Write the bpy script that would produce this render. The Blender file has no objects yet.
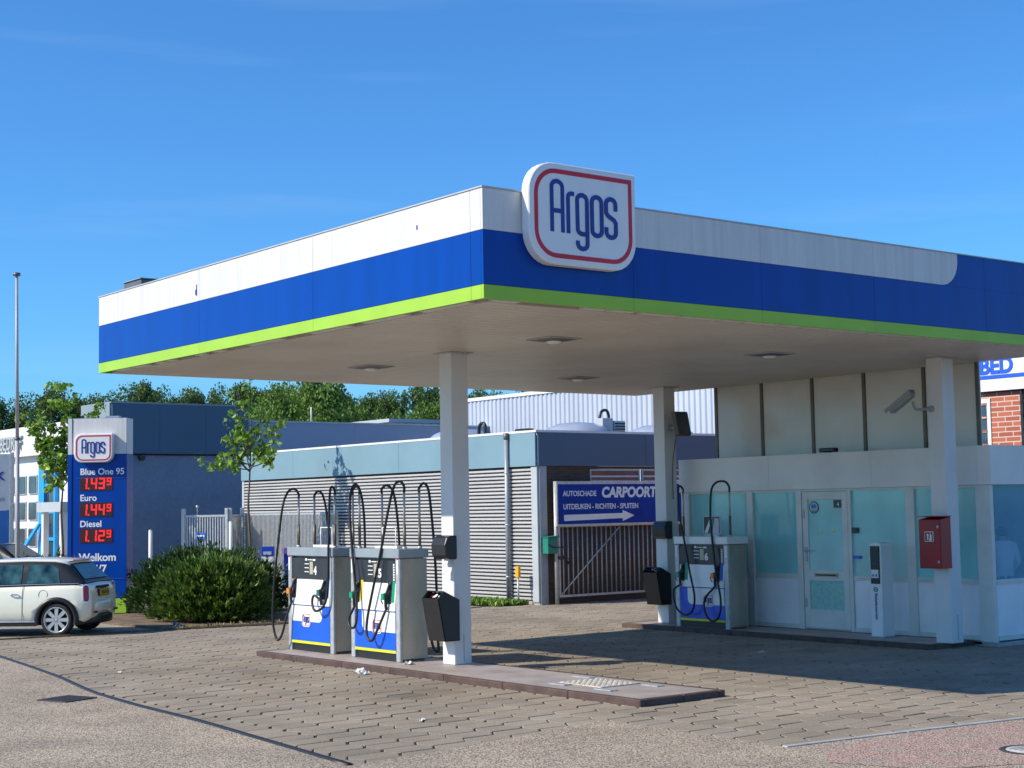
import bpy, bmesh, math, random
from mathutils import Vector, Matrix, Euler
random.seed(7)
R = math.radians
scene = bpy.context.scene
C = scene.collection

# ------------------------------------------------------------------ camera
cam_data = bpy.data.cameras.new('camera')
cam = bpy.data.objects.new('camera', cam_data); C.objects.link(cam)
YAW, PITCH, ROLL = 0.9077, 0.0801, -0.0169
fw = Vector((math.cos(YAW)*math.cos(PITCH), math.sin(YAW)*math.cos(PITCH), math.sin(PITCH)))
rt = Vector((math.sin(YAW), -math.cos(YAW), 0)); up = rt.cross(fw)
rt2 = math.cos(ROLL)*rt + math.sin(ROLL)*up; up2 = -math.sin(ROLL)*rt + math.cos(ROLL)*up
m = Matrix.Identity(4)
for i in range(3):
    m[i][0] = rt2[i]; m[i][1] = up2[i]; m[i][2] = -fw[i]
m[0][3], m[1][3], m[2][3] = 0, 0, 2.2
cam.matrix_world = m
cam_data.sensor_width = 36; cam_data.lens = 1549.6/1024*36
cam_data.clip_start = 0.1; cam_data.clip_end = 8000
scene.camera = cam

# ------------------------------------------------------------------ world and sun
LD = Vector((1.24, -0.45, -1.0)).normalized()          # direction the sunlight travels
EL = math.asin(-LD.z)
AZ = math.atan2(-LD.y, -LD.x)                          # where the sun stands, from +X towards +Y
w = bpy.data.worlds.new('World'); scene.world = w; w.use_nodes = True
nt = w.node_tree; nt.nodes.clear()
sky = nt.nodes.new('ShaderNodeTexSky'); sky.sky_type = 'NISHITA'; sky.sun_disc = False
sky.sun_elevation = EL; sky.sun_rotation = math.pi/2 - AZ
sky.air_density = 1.0; sky.dust_density = 0.35; sky.ozone_density = 3.2; sky.altitude = 0
hs = nt.nodes.new('ShaderNodeMix'); hs.data_type = 'RGBA'; hs.blend_type = 'MULTIPLY'; hs.inputs[0].default_value = 1.0; hs.inputs[7].default_value = (0.47, 1.0, 1.50, 1)
bg = nt.nodes.new('ShaderNodeBackground'); bg.inputs['Strength'].default_value = 0.091
wo = nt.nodes.new('ShaderNodeOutputWorld')
nt.links.new(sky.outputs[0], hs.inputs[6]); 
# a few barely visible cirrus wisps high up
tcw = nt.nodes.new('ShaderNodeTexCoord'); mpw = nt.nodes.new('ShaderNodeMapping'); mpw.inputs['Scale'].default_value = (2.2, 2.2, 26); mpw.inputs['Rotation'].default_value = (0, R(3), 0)
nzw = nt.nodes.new('ShaderNodeTexNoise'); nzw.inputs['Scale'].default_value = 1.3; nzw.inputs['Detail'].default_value = 5
mrw = nt.nodes.new('ShaderNodeMapRange'); mrw.inputs['From Min'].default_value = .56; mrw.inputs['From Max'].default_value = .78; mrw.inputs['To Max'].default_value = .07
mxw = nt.nodes.new('ShaderNodeMix'); mxw.data_type = 'RGBA'; mxw.inputs[7].default_value = (7.5, 9.0, 10.0, 1)
nt.links.new(tcw.outputs['Generated'], mpw.inputs[0]); nt.links.new(mpw.outputs[0], nzw.inputs['Vector']); nt.links.new(nzw.outputs[0], mrw.inputs[0])
nt.links.new(mrw.outputs[0], mxw.inputs[0]); nt.links.new(hs.outputs[2], mxw.inputs[6]); nt.links.new(mxw.outputs[2], bg.inputs['Color'])
nt.links.new(bg.outputs[0], wo.inputs['Surface'])
sun_d = bpy.data.lights.new('sun', 'SUN'); sun_d.energy = 4.2; sun_d.angle = R(0.53); sun_d.color = (1.0, 0.90, 0.76)
sun = bpy.data.objects.new('sun', sun_d); C.objects.link(sun)
sun.rotation_euler = LD.to_track_quat('-Z', 'Y').to_euler(); sun.location = (-20, 10, 30)
scene.view_settings.view_transform = 'Standard'; scene.view_settings.look = 'None'
scene.view_settings.exposure = 0.42; scene.view_settings.gamma = 1.0
scene.view_settings.use_curve_mapping = False
scene.render.engine = 'CYCLES'
scene.render.resolution_x = 1024; scene.render.resolution_y = 768

# ------------------------------------------------------------------ materials
def mat(name, col, rough=0.6, metal=0.0, var=0.08, scale=3.0, bump=0.0, bscale=60.0, col2=None, spec=0.5,
        stretch=(1, 1, 1), fine=0.0, fscale=80.0, trans=0.0, alpha=1.0, emit=None, estr=0.0, coat=0.0, thr=None):
    m = bpy.data.materials.new(name); m.use_nodes = True
    n = m.node_tree.nodes; L = m.node_tree.links
    b = n['Principled BSDF']
    b.inputs['Roughness'].default_value = rough; b.inputs['Metallic'].default_value = metal
    b.inputs['Specular IOR Level'].default_value = spec
    if coat: b.inputs['Coat Weight'].default_value = coat; b.inputs['Coat Roughness'].default_value = 0.05
    if trans: b.inputs['Transmission Weight'].default_value = trans
    if alpha < 1: b.inputs['Alpha'].default_value = alpha
    if emit: b.inputs['Emission Color'].default_value = (*emit, 1); b.inputs['Emission Strength'].default_value = estr
    tc = n.new('ShaderNodeTexCoord'); mp = n.new('ShaderNodeMapping'); mp.inputs['Scale'].default_value = stretch
    L.new(tc.outputs['Object'], mp.inputs[0])
    nz = n.new('ShaderNodeTexNoise'); nz.inputs['Scale'].default_value = scale; nz.inputs['Detail'].default_value = 6
    L.new(mp.outputs[0], nz.inputs['Vector'])
    if col2 is None: col2 = tuple(max(0, c*(1-3*var)) for c in col)
    rp = n.new('ShaderNodeValToRGB')
    e = rp.color_ramp.elements
    lo, hi = thr if thr else (0.3, 0.62)
    e[0].position = lo; e[1].position = hi
    e[0].color = (*col2, 1); e[1].color = (*col, 1)
    L.new(nz.outputs[0], rp.inputs[0])
    out = rp.outputs[0]
    if fine:
        n2 = n.new('ShaderNodeTexNoise'); n2.inputs['Scale'].default_value = fscale; n2.inputs['Detail'].default_value = 3
        L.new(tc.outputs['Object'], n2.inputs['Vector'])
        mr = n.new('ShaderNodeMapRange'); lo_ = .40 if fscale >= 45 and fine > .4 else .3
        mr.inputs['From Min'].default_value = lo_; mr.inputs['From Max'].default_value = 1-lo_
        mr.inputs['To Min'].default_value = 1-fine; mr.inputs['To Max'].default_value = 1+fine
        L.new(n2.outputs[0], mr.inputs[0])
        mx = n.new('ShaderNodeVectorMath'); mx.operation = 'SCALE'
        L.new(out, mx.inputs[0]); L.new(mr.outputs[0], mx.inputs['Scale']); out = mx.outputs[0]
    L.new(out, b.inputs['Base Color'])
    if bump:
        n3 = n.new('ShaderNodeTexNoise'); n3.inputs['Scale'].default_value = bscale; n3.inputs['Detail'].default_value = 4
        L.new(mp.outputs[0], n3.inputs['Vector'])
        bp = n.new('ShaderNodeBump'); bp.inputs['Strength'].default_value = bump; bp.inputs['Distance'].default_value = 0.01
        L.new(n3.outputs[0], bp.inputs['Height']); L.new(bp.outputs[0], b.inputs['Normal'])
    return m

def attr_mat(name, rough=0.8, fine=0.2, fscale=90, bump=0.3, spec=0.4, attr='tone', stain=0.0):
    """base colour from a per-face colour attribute, times fine noise and a few broad stains"""
    m = bpy.data.materials.new(name); m.use_nodes = True
    n = m.node_tree.nodes; L = m.node_tree.links; b = n['Principled BSDF']
    b.inputs['Roughness'].default_value = rough; b.inputs['Specular IOR Level'].default_value = spec
    a = n.new('ShaderNodeAttribute'); a.attribute_name = attr
    tc = n.new('ShaderNodeTexCoord')
    n2 = n.new('ShaderNodeTexNoise'); n2.inputs['Scale'].default_value = fscale; n2.inputs['Detail'].default_value = 4
    L.new(tc.outputs['Object'], n2.inputs['Vector'])
    mr = n.new('ShaderNodeMapRange'); mr.inputs['From Min'].default_value = .3; mr.inputs['From Max'].default_value = .7
    mr.inputs['To Min'].default_value = 1-fine; mr.inputs['To Max'].default_value = 1+fine
    L.new(n2.outputs[0], mr.inputs[0])
    mx = n.new('ShaderNodeVectorMath'); mx.operation = 'SCALE'
    L.new(a.outputs['Color'], mx.inputs[0]); L.new(mr.outputs[0], mx.inputs['Scale']); out = mx.outputs[0]
    if stain:
        n4 = n.new('ShaderNodeTexNoise'); n4.inputs['Scale'].default_value = 0.55; n4.inputs['Detail'].default_value = 7
        n4.inputs['Roughness'].default_value = 0.62
        L.new(tc.outputs['Object'], n4.inputs['Vector'])
        mr2 = n.new('ShaderNodeMapRange'); mr2.inputs['From Min'].default_value = .36; mr2.inputs['From Max'].default_value = .6
        mr2.inputs['To Min'].default_value = 1-stain; mr2.inputs['To Max'].default_value = 1.05
        L.new(n4.outputs[0], mr2.inputs[0])
        mx2 = n.new('ShaderNodeVectorMath'); mx2.operation = 'SCALE'
        L.new(out, mx2.inputs[0]); L.new(mr2.outputs[0], mx2.inputs['Scale']); out = mx2.outputs[0]
    L.new(out, b.inputs['Base Color'])
    if bump:
        bp = n.new('ShaderNodeBump'); bp.inputs['Strength'].default_value = bump; bp.inputs['Distance'].default_value = 0.004
        L.new(n2.outputs[0], bp.inputs['Height']); L.new(bp.outputs[0], b.inputs['Normal'])
    return m

def brick_mat(name, c1, c2, mortar, axis='x', sc=1.0, w=0.22, h=0.065, mo=0.012):
    m = bpy.data.materials.new(name); m.use_nodes = True
    n = m.node_tree.nodes; L = m.node_tree.links; b = n['Principled BSDF']; b.inputs['Roughness'].default_value = 0.85
    tc = n.new('ShaderNodeTexCoord'); sp = n.new('ShaderNodeSeparateXYZ'); cb = n.new('ShaderNodeCombineXYZ')
    L.new(tc.outputs['Object'], sp.inputs[0])
    L.new(sp.outputs['X' if axis == 'x' else 'Y'], cb.inputs[0]); L.new(sp.outputs['Z'], cb.inputs[1])
    br = n.new('ShaderNodeTexBrick'); br.inputs['Color1'].default_value = (*c1, 1); br.inputs['Color2'].default_value = (*c2, 1)
    br.inputs['Mortar'].default_value = (*mortar, 1); br.inputs['Scale'].default_value = sc
    br.inputs['Brick Width'].default_value = w; br.inputs['Row Height'].default_value = h; br.inputs['Mortar Size'].default_value = mo
    L.new(cb.outputs[0], br.inputs['Vector']); L.new(br.outputs[0], b.inputs['Base Color'])
    bp = n.new('ShaderNodeBump'); bp.inputs['Strength'].default_value = 0.6; bp.inputs['Distance'].default_value = 0.01; bp.invert = True
    L.new(br.outputs['Fac'], bp.inputs['Height']); L.new(bp.outputs[0], b.inputs['Normal'])
    return m

M = {}
M['white'] = mat('white_enamel', (.67, .66, .63), .45, var=.045, scale=1.6, stretch=(7, 7, .30), fine=.03, fscale=30)
M['blue'] = mat('blue_enamel', (.0, .052, .34), .26, var=.06, scale=1.5, stretch=(2, 2, .3), spec=.22)
M['green'] = mat('lime_enamel', (.34, .58, .05), .4, var=.03, scale=1.5, spec=.3)
M['soffit'] = mat('soffit_sheet', (.66, .61, .52), .42, var=.05, scale=.8)
M['column'] = mat('column_paint', (.70, .69, .67), .5, var=.03, scale=2, stretch=(1, 1, .4), fine=.02)
M['brightwhite'] = mat('white_plastic', (.82, .82, .80), .35, var=.02)
M['grey_metal'] = mat('grey_painted_metal', (.32, .37, .41), .4, metal=.2, var=.05)
M['steel'] = mat('brushed_stainless', (.50, .45, .36), .42, metal=.55, var=.12, scale=2.5, stretch=(1, 1, .35), fine=.05, fscale=40)
M['steel_dark'] = mat('dull_steel', (.16, .16, .16), .5, metal=.4, var=.08)
M['galv'] = mat('galvanised_steel', (.50, .52, .53), .45, metal=.35, var=.08, scale=12)
M['black'] = mat('black_plastic', (.018, .019, .021), .38, var=.1)
M['rubber'] = mat('black_rubber', (.012, .012, .013), .5, var=.1)
M['dark'] = mat('dark_void', (.012, .012, .012), .8, var=.1)
M['pumpblue'] = mat('pump_blue_panel', (.01, .11, .66), .3, var=.03)
M['pumpyellow'] = mat('pump_yellow_strip', (.68, .74, .03), .4, var=.03)
M['display'] = mat('pump_display_panel', (.03, .038, .05), .22, var=.1)
M['lcd'] = mat('lcd_window', (.42, .42, .30), .3, var=.03)
M['red'] = mat('red_enamel', (.36, .008, .012), .33, var=.08)
M['logored'] = mat('sign_red_line', (.62, .008, .03), .4, var=.05)
M['logoblue'] = mat('sign_navy_letter', (.012, .028, .26), .4, var=.05)
M['letterwhite'] = mat('white_lettering', (.82, .82, .80), .5, var=.02)
M['orange'] = mat('orange_plastic', (.80, .26, .02), .4, var=.05)
M['handlegreen'] = mat('green_plastic', (.0, .32, .16), .4, var=.05)
M['teal'] = mat('dark_teal_plastic', (.02, .16, .16), .4, var=.05)
M['labelblue'] = mat('blue_label', (.03, .15, .62), .4, var=.05)
M['labelyellow'] = mat('yellow_label', (.85, .58, .02), .4, var=.05)
M['paper'] = mat('crumpled_paper', (.80, .80, .78), .8, var=.05)
M['joint'] = mat('joint_sand', (.022, .020, .018), .95, var=.15, scale=20)
M['kerbred'] = mat('island_edge_stone', (.10, .062, .05), .7, var=.15, scale=4, fine=.3, fscale=70)
M['islandtop'] = mat('island_concrete_top', (.41, .35, .31), .5, var=.10, scale=2.2, fine=.10, fscale=60, bump=.1)
M['asphalt'] = mat('exposed_aggregate_paving', (.37, .305, .225), .9, scale=.9, col2=(.27, .22, .165), fine=.72, fscale=72, bump=1.0, bscale=60)
M['asphaltred'] = mat('reddish_aggregate_paving', (.38, .25, .20), .9, scale=2.5, col2=(.33, .27, .21), fine=.72, fscale=72, bump=1.0, bscale=60)
M['concrete'] = mat('pale_concrete', (.42, .41, .38), .85, var=.08, scale=6, fine=.12)
M['soil'] = mat('dry_soil', (.20, .14, .085), .95, scale=3, col2=(.10, .065, .04), fine=.35, fscale=30, bump=.8, bscale=20)
M['farground'] = mat('ground_soil_and_asphalt', (.16, .15, .13), .95, var=.1, scale=.3)
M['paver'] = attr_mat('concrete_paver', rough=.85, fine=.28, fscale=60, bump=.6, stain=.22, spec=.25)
M['leaf_tree'] = attr_mat('young_tree_leaf', rough=.5, fine=.1, fscale=8, bump=0, spec=.5)
M['leaf_pop'] = attr_mat('poplar_leaf', rough=.6, fine=.15, fscale=2, bump=0, spec=.35)
M['leaf_bush'] = attr_mat('bush_leaf', rough=.45, fine=.1, fscale=8, bump=0, spec=.5)
for k in ('leaf_tree', 'leaf_pop', 'leaf_bush'):
    _n = M[k].node_tree; _b = _n.nodes['Principled BSDF']
    _t = _n.nodes.new('ShaderNodeBsdfTranslucent'); _ms = _n.nodes.new('ShaderNodeMixShader'); _ms.inputs[0].default_value = .3
    _src = _b.inputs['Base Color'].links[0].from_socket
    _n.links.new(_src, _t.inputs[0]); _n.links.new(_b.outputs[0], _ms.inputs[1]); _n.links.new(_t.outputs[0], _ms.inputs[2])
    _n.links.new(_ms.outputs[0], _n.nodes['Material Output'].inputs[0])
M['bark'] = mat('tree_bark', (.16, .12, .08), .9, var=.15, scale=14, bump=.6)
M['stemdark'] = mat('bush_stems', (.045, .035, .022), .9, var=.1)
M['corr'] = mat('silver_corrugated_sheet', (.56, .56, .555), .42, metal=.15, var=.04, scale=1, stretch=(.5, .5, 3))
M['ribshade'] = mat('cladding_groove_shade', (.06, .05, .045), .8, var=.05)  # dark colour stands for the shadow in the grooves between slats
M['fasciablue'] = mat('pale_blue_fascia_panel', (.19, .315, .38), .45, var=.03, scale=1)
M['trimwhite'] = mat('white_roof_trim', (.72, .72, .70), .5, var=.03)
M['trimgrey'] = mat('pale_grey_trim', (.44, .48, .50), .5, var=.03)
M['darkblue'] = mat('slate_blue_cladding', (.05, .11, .18), .5, var=.03, scale=.6)
M['midblue'] = mat('blue_rendered_wall', (.17, .235, .32), .7, var=.04, scale=.8, fine=.08, fscale=9, bump=.5, bscale=12)
M['paleblue'] = mat('pale_blue_cladding', (.26, .33, .45), .6, var=.03, scale=.5)
M['slateend'] = mat('grey_cladding', (.24, .30, .33), .5, var=.03, scale=.5)
M['hall'] = mat('white_grey_profiled_sheet', (.50, .54, .62), .45, metal=.1, var=.04, scale=.7, stretch=(1, 1, .3))
M['beige'] = mat('beige_profiled_sheet', (.52, .48, .40), .6, var=.05)
M['shopwall'] = mat('shop_white_panel', (.90, .89, .90), .5, var=.05, scale=1.4, fine=.03)
M['shopband'] = mat('shop_grey_band', (.82, .80, .76), .5, var=.04, scale=1.2, fine=.03)
M['shopupper'] = mat('grey_glossy_cladding_panel', (.74, .71, .64), .22, var=.05, scale=.9, fine=.03)
M['bronze'] = mat('bronze_cover_strip', (.16, .14, .11), .45, metal=.3, var=.1)
M['frame'] = mat('cream_window_frame', (.72, .72, .66), .45, var=.04)
M['winglass'] = mat('teal_window_film', (.34, .78, .78), .06, var=.08, scale=1.3, stretch=(1, 1, .6), alpha=.90, spec=.6)
M['winglass2'] = mat('clear_blue_window_film', (.20, .70, .95), .07, var=.05, scale=.9, alpha=.27, spec=.7)
M['clearglass'] = mat('clear_glass', (.9, .95, .95), .05, var=.02, alpha=.15)
M['shopin'] = mat('shop_interior_wall', (.75, .76, .75), .8, var=.05)
M['milk'] = mat('frosted_door_glass', (.34, .62, .55), .3, var=.2, scale=14, col2=(.22, .50, .46), bump=.8, bscale=40)
M['brickred'] = brick_mat('red_brick', (.46, .13, .075), (.36, .09, .055), (.55, .48, .40), 'y', 1, .42, .125, .014)
M['brickdark'] = brick_mat('brown_brick', (.105, .062, .042), (.075, .045, .032), (.10, .085, .07), 'x', 1, .21, .0625, .006)
M['brickdarky'] = brick_mat('brown_brick_side', (.12, .06, .035), (.085, .04, .025), (.10, .08, .065), 'y', 1, .21, .0625, .006)
M['cream'] = mat('cream_car_paint', (.84, .82, .66), .25, var=.01, coat=.9)
M['creamroof'] = mat('white_car_roof', (.80, .79, .72), .25, var=.01, coat=.9)
M['carglass'] = mat('tinted_car_glass', (.05, .13, .115), .06, var=.35, scale=4, spec=.9)
M['carblack'] = mat('car_black_trim', (.015, .016, .018), .35, var=.1)
M['cardark'] = mat('dark_car_paint', (.035, .04, .045), .25, var=.05, coat=.9)
M['silver'] = mat('silver_car_paint', (.35, .36, .37), .3, metal=.4, var=.03, coat=.8)
M['tyre'] = mat('tyre_rubber', (.02, .02, .02), .8, var=.1)
M['rim'] = mat('alloy_rim', (.62, .62, .62), .3, metal=.6, var=.04)
M['chrome'] = mat('chrome', (.75, .75, .75), .12, metal=1, var=.02)
M['taillight'] = mat('tail_light_lens', (.42, .01, .015), .15, var=.15, scale=20)
M['plate'] = mat('yellow_number_plate', (.72, .42, .02), .45, var=.03)
M['cyan'] = mat('cyan_painted_frame', (.02, .34, .72), .4, var=.04)
M['darkglass'] = mat('dark_window_glass', (.05, .07, .10), .08, var=.2, scale=1.5, spec=.8)
M['signnavy'] = mat('navy_sign_board', (.0, .04, .30), .5, var=.06, spec=.15)
M['boardblue'] = mat('blue_board_print', (.02, .13, .42), .45, var=.06)
M['boardgrey'] = mat('pale_grey_board_print', (.46, .50, .54), .45, var=.03)
M['ledoff'] = mat('price_display_glass', (.06, .012, .014), .2, var=.1)
M['led'] = mat('red_led_segment', (.7, .01, .01), .5, emit=(1.0, .02, .015), estr=.75)
M['lens'] = mat('canopy_lamp_lens', (.92, .92, .88), .3, var=.03)
M['greenbox'] = mat('green_painted_box', (.01, .22, .16), .5, var=.06)
M['amber'] = mat('amber_marker', (.85, .42, .01), .4, var=.05)
M['binblue'] = mat('blue_container_plastic', (.01, .05, .45), .45, var=.05)
M['purple'] = mat('purple_lid', (.22, .15, .42), .5, var=.05)
M['dome'] = mat('rooflight_dome', (.34, .39, .48), .2, var=.05)
M['flagpole'] = mat('weathered_pole', (.50, .46, .44), .5, var=.08, scale=4, stretch=(1, 1, .2))
M['shirt'] = mat('pale_blue_shirt', (.86, .90, .94), .8, var=.06)
M['trousers'] = mat('dark_trousers', (.05, .09, .14), .8, var=.06)
M['skin'] = mat('skin', (.50, .30, .21), .6, var=.04)
M['hair'] = mat('brown_hair', (.06, .04, .025), .7, var=.1)
M['grass'] = attr_mat('grass_blade', rough=.6, fine=.1, fscale=8, bump=0)
M['camhouse'] = mat('camera_housing', (.33, .34, .33), .45, var=.04)
M['speaker'] = mat('brown_floodlight_housing', (.11, .085, .055), .5, var=.08)
M['bed'] = mat('blue_shop_letter', (.015, .10, .62), .4, var=.03)
M['manhole'] = mat('cast_iron_cover', (.09, .085, .085), .6, metal=.3, var=.15, scale=20, bump=.5)
M['tread'] = mat('chequer_plate', (.62, .58, .50), .5, metal=.0, var=.12, scale=18, bump=1.0, bscale=30)

# ------------------------------------------------------------------ mesh helpers
class MB:
    def __init__(s): s.v = []; s.f = []; s.mi = []; s.sm = []
    def add(s, vs, fs, m=0, smooth=False):
        o = len(s.v); s.v += [tuple(v) for v in vs]
        for f in fs: s.f.append(tuple(i+o for i in f)); s.mi.append(m); s.sm.append(smooth)
        return s
    def box(s, x0, x1, y0, y1, z0, z1, m=0):
        v = [(x, y, z) for x in (x0, x1) for y in (y0, y1) for z in (z0, z1)]
        return s.add(v, [(0, 1, 3, 2), (4, 6, 7, 5), (0, 4, 5, 1), (2, 3, 7, 6), (0, 2, 6, 4), (1, 5, 7, 3)], m)
    def prism(s, pts, axis, a, b, m=0, smooth=False):
        def P(p, t):
            if axis == 'x': return (t, p[0], p[1])
            if axis == 'y': return (p[0], t, p[1])
            return (p[0], p[1], t)
        n = len(pts); v = [P(p, a) for p in pts] + [P(p, b) for p in pts]
        s.add(v, [tuple(range(n)), tuple(range(2*n-1, n-1, -1))], m)
        o = len(s.v)-2*n
        for i in range(n):
            j = (i+1) % n
            s.f.append((o+i, o+j, o+n+j, o+n+i)); s.mi.append(m); s.sm.append(smooth)
        return s
    def cyl(s, p0, p1, r0, r1=None, n=16, m=0, cap=True, smooth=True):
        r1 = r0 if r1 is None else r1
        p0, p1 = Vector(p0), Vector(p1); d = (p1-p0).normalized()
        a = d.orthogonal().normalized(); b = d.cross(a)
        v = []
        for p, r in ((p0, r0), (p1, r1)):
            for i in range(n):
                t = 2*math.pi*i/n; v.append(p+a*math.cos(t)*r+b*math.sin(t)*r)
        s.add(v, [(i, (i+1) % n, n+(i+1) % n, n+i) for i in range(n)], m, smooth)
        if cap:
            o = len(s.v)-2*n
            s.f += [tuple(o+i for i in range(n-1, -1, -1)), tuple(o+n+i for i in range(n))]; s.mi += [m, m]; s.sm += [False, False]
        return s
    def tube(s, pts, r, n=8, m=0, sub=6, rr=None):
        P = [Vector(p) for p in pts]
        if sub > 1 and len(P) > 2:
            Q = []
            E = [P[0]*2-P[1]] + P + [P[-1]*2-P[-2]]
            for i in range(1, len(E)-2):
                for k in range(sub):
                    t = k/sub; a, b, c, d = E[i-1], E[i], E[i+1], E[i+2]
                    Q.append(.5*((2*b)+(c-a)*t+(2*a-5*b+4*c-d)*t*t+(3*b-a-3*c+d)*t**3))
            Q.append(P[-1]); P = Q
        K = len(P); v = []; a = None
        for i, p in enumerate(P):
            d = (P[min(i+1, K-1)]-P[max(i-1, 0)]).normalized()
            if a is None: a = d.orthogonal().normalized()
            a = (a-d*a.dot(d)); a = a.normalized() if a.length > 1e-6 else d.orthogonal().normalized()
            b = d.cross(a); q = r if rr is None else r+(rr-r)*i/(K-1)
            for k in range(n):
                t = 2*math.pi*k/n; v.append(p+a*math.cos(t)*q+b*math.sin(t)*q)
        f = [(i*n+k, i*n+(k+1) % n, (i+1)*n+(k+1) % n, (i+1)*n+k) for i in range(K-1) for k in range(n)]
        s.add(v, f, m, True)
        o = len(s.v)-K*n
        s.f += [tuple(o+k for k in range(n-1, -1, -1)), tuple(o+(K-1)*n+k for k in range(n))]; s.mi += [m, m]; s.sm += [False]*2
        return s
    def lathe(s, prof, c=(0, 0, 0), n=20, m=0, axis='z'):
        v = []
        for r, z in prof:
            for k in range(n):
                t = 2*math.pi*k/n; a, b = r*math.cos(t), r*math.sin(t)
                p = (a, b, z) if axis == 'z' else ((a, z, b) if axis == 'y' else (z, a, b))
                v.append((c[0]+p[0], c[1]+p[1], c[2]+p[2]))
        K = len(prof)
        s.add(v, [(i*n+k, i*n+(k+1) % n, (i+1)*n+(k+1) % n, (i+1)*n+k) for i in range(K-1) for k in range(n)], m, True)
        return s
    def build(s, name, mats, parent=None, bevel=0.0, loc=None, seg=1, recalc=True):
        if not isinstance(mats, (list, tuple)): mats = [mats]
        me = bpy.data.meshes.new(name); me.from_pydata(s.v, [], s.f)
        for m_ in mats: me.materials.append(M[m_] if isinstance(m_, str) else m_)
        me.polygons.foreach_set('material_index', s.mi); me.polygons.foreach_set('use_smooth', s.sm)
        if recalc or bevel:
            bm = bmesh.new(); bm.from_mesh(me)
            bmesh.ops.recalc_face_normals(bm, faces=bm.faces)
            if bevel:
                bm.normal_update()
                es = [e for e in bm.edges if len(e.link_faces) == 2 and e.calc_face_angle(0) > R(35)]
                bmesh.ops.bevel(bm, geom=es, offset=bevel, segments=seg, affect='EDGES', profile=.5, clamp_overlap=True)
            bm.to_mesh(me); bm.free()
        me.update()
        o = bpy.data.objects.new(name, me); C.objects.link(o)
        if parent: o.parent = parent
        if loc: o.location = loc
        return o

def tag(o, label=None, cat=None, group=None, kind=None):
    if label: o['label'] = label
    if cat: o['category'] = cat
    if group: o['group'] = group
    if kind: o['kind'] = kind
    return o
def thing(name, loc, rz, label, cat, group=None):
    o = bpy.data.objects.new(name, None); C.objects.link(o); o.empty_display_size = .2
    o.location = loc; o.rotation_euler = (0, 0, rz)
    return tag(o, label, cat, group)
def copy_tree(o, parent=None):
    c = o.copy(); C.objects.link(c)
    if parent: c.parent = parent
    for ch in [x for x in C.objects if x.parent == o]: copy_tree(ch, c)
    return c
def text(name, s, size, loc, rot, m, parent, thick=.004, bold=0.0, align='LEFT', sx=1.0, shear=0.0, spacing=1.0):
    cu = bpy.data.curves.new('t', 'FONT'); cu.body = s; cu.size = size; cu.extrude = thick/2; cu.offset = bold
    cu.align_x = align; cu.shear = shear; cu.space_character = spacing; cu.resolution_u = 4
    to = bpy.data.objects.new('t', cu); C.objects.link(to)
    bpy.context.view_layer.update()
    me = bpy.data.meshes.new_from_object(to.evaluated_get(bpy.context.evaluated_depsgraph_get()))
    bpy.data.objects.remove(to); bpy.data.curves.remove(cu)
    me.transform(Matrix.Diagonal((sx, 1, 1, 1)))
    me.materials.clear(); me.materials.append(M[m]); me.name = name
    o = bpy.data.objects.new(name, me); C.objects.link(o); o.parent = parent
    o.location = loc; o.rotation_euler = rot
    return o
FRONT = (R(90), 0, 0)      # reads from local -y
def ribbon(mb, pts, wd, to3, closed=False, m=0, y0=0.0, y1=.006):
    """flat stroke of width wd along 2D points, extruded from y0 to y1 through to3(u, v, y)"""
    P = [Vector(p) for p in pts]; n = len(P); Lf = []; Rt = []
    for i in range(n):
        a = P[(i-1) % n] if (closed or i > 0) else P[i]; b = P[(i+1) % n] if (closed or i < n-1) else P[i]
        d1 = (P[i]-a); d2 = (b-P[i])
        d1 = d1.normalized() if d1.length > 1e-9 else d2.normalized(); d2 = d2.normalized() if d2.length > 1e-9 else d1
        n1 = Vector((-d1.y, d1.x)); n2 = Vector((-d2.y, d2.x)); nn = (n1+n2).normalized()
        k = 1/max(.5, nn.dot(n1)); Lf.append(P[i]+nn*wd/2*k); Rt.append(P[i]-nn*wd/2*k)
    K = n if closed else n-1
    for i in range(K):
        j = (i+1) % n
        q = [Lf[i], Lf[j], Rt[j], Rt[i]]
        v = [to3(p.x, p.y, y0) for p in q] + [to3(p.x, p.y, y1) for p in q]
        mb.add(v, [(0, 1, 2, 3), (4, 7, 6, 5), (0, 4, 5, 1), (3, 2, 6, 7)], m)
        if not closed and i == 0: mb.add([v[0], v[3], v[7], v[4]], [(0, 1, 2, 3)], m)
        if not closed and i == K-1: mb.add([v[1], v[2], v[6], v[5]], [(0, 1, 2, 3)], m)
def arc(cx, cy, r, a0, a1, n=8):
    return [(cx+r*math.cos(R(a0+(a1-a0)*i/n)), cy+r*math.sin(R(a0+(a1-a0)*i/n))) for i in range(n+1)]
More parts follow.
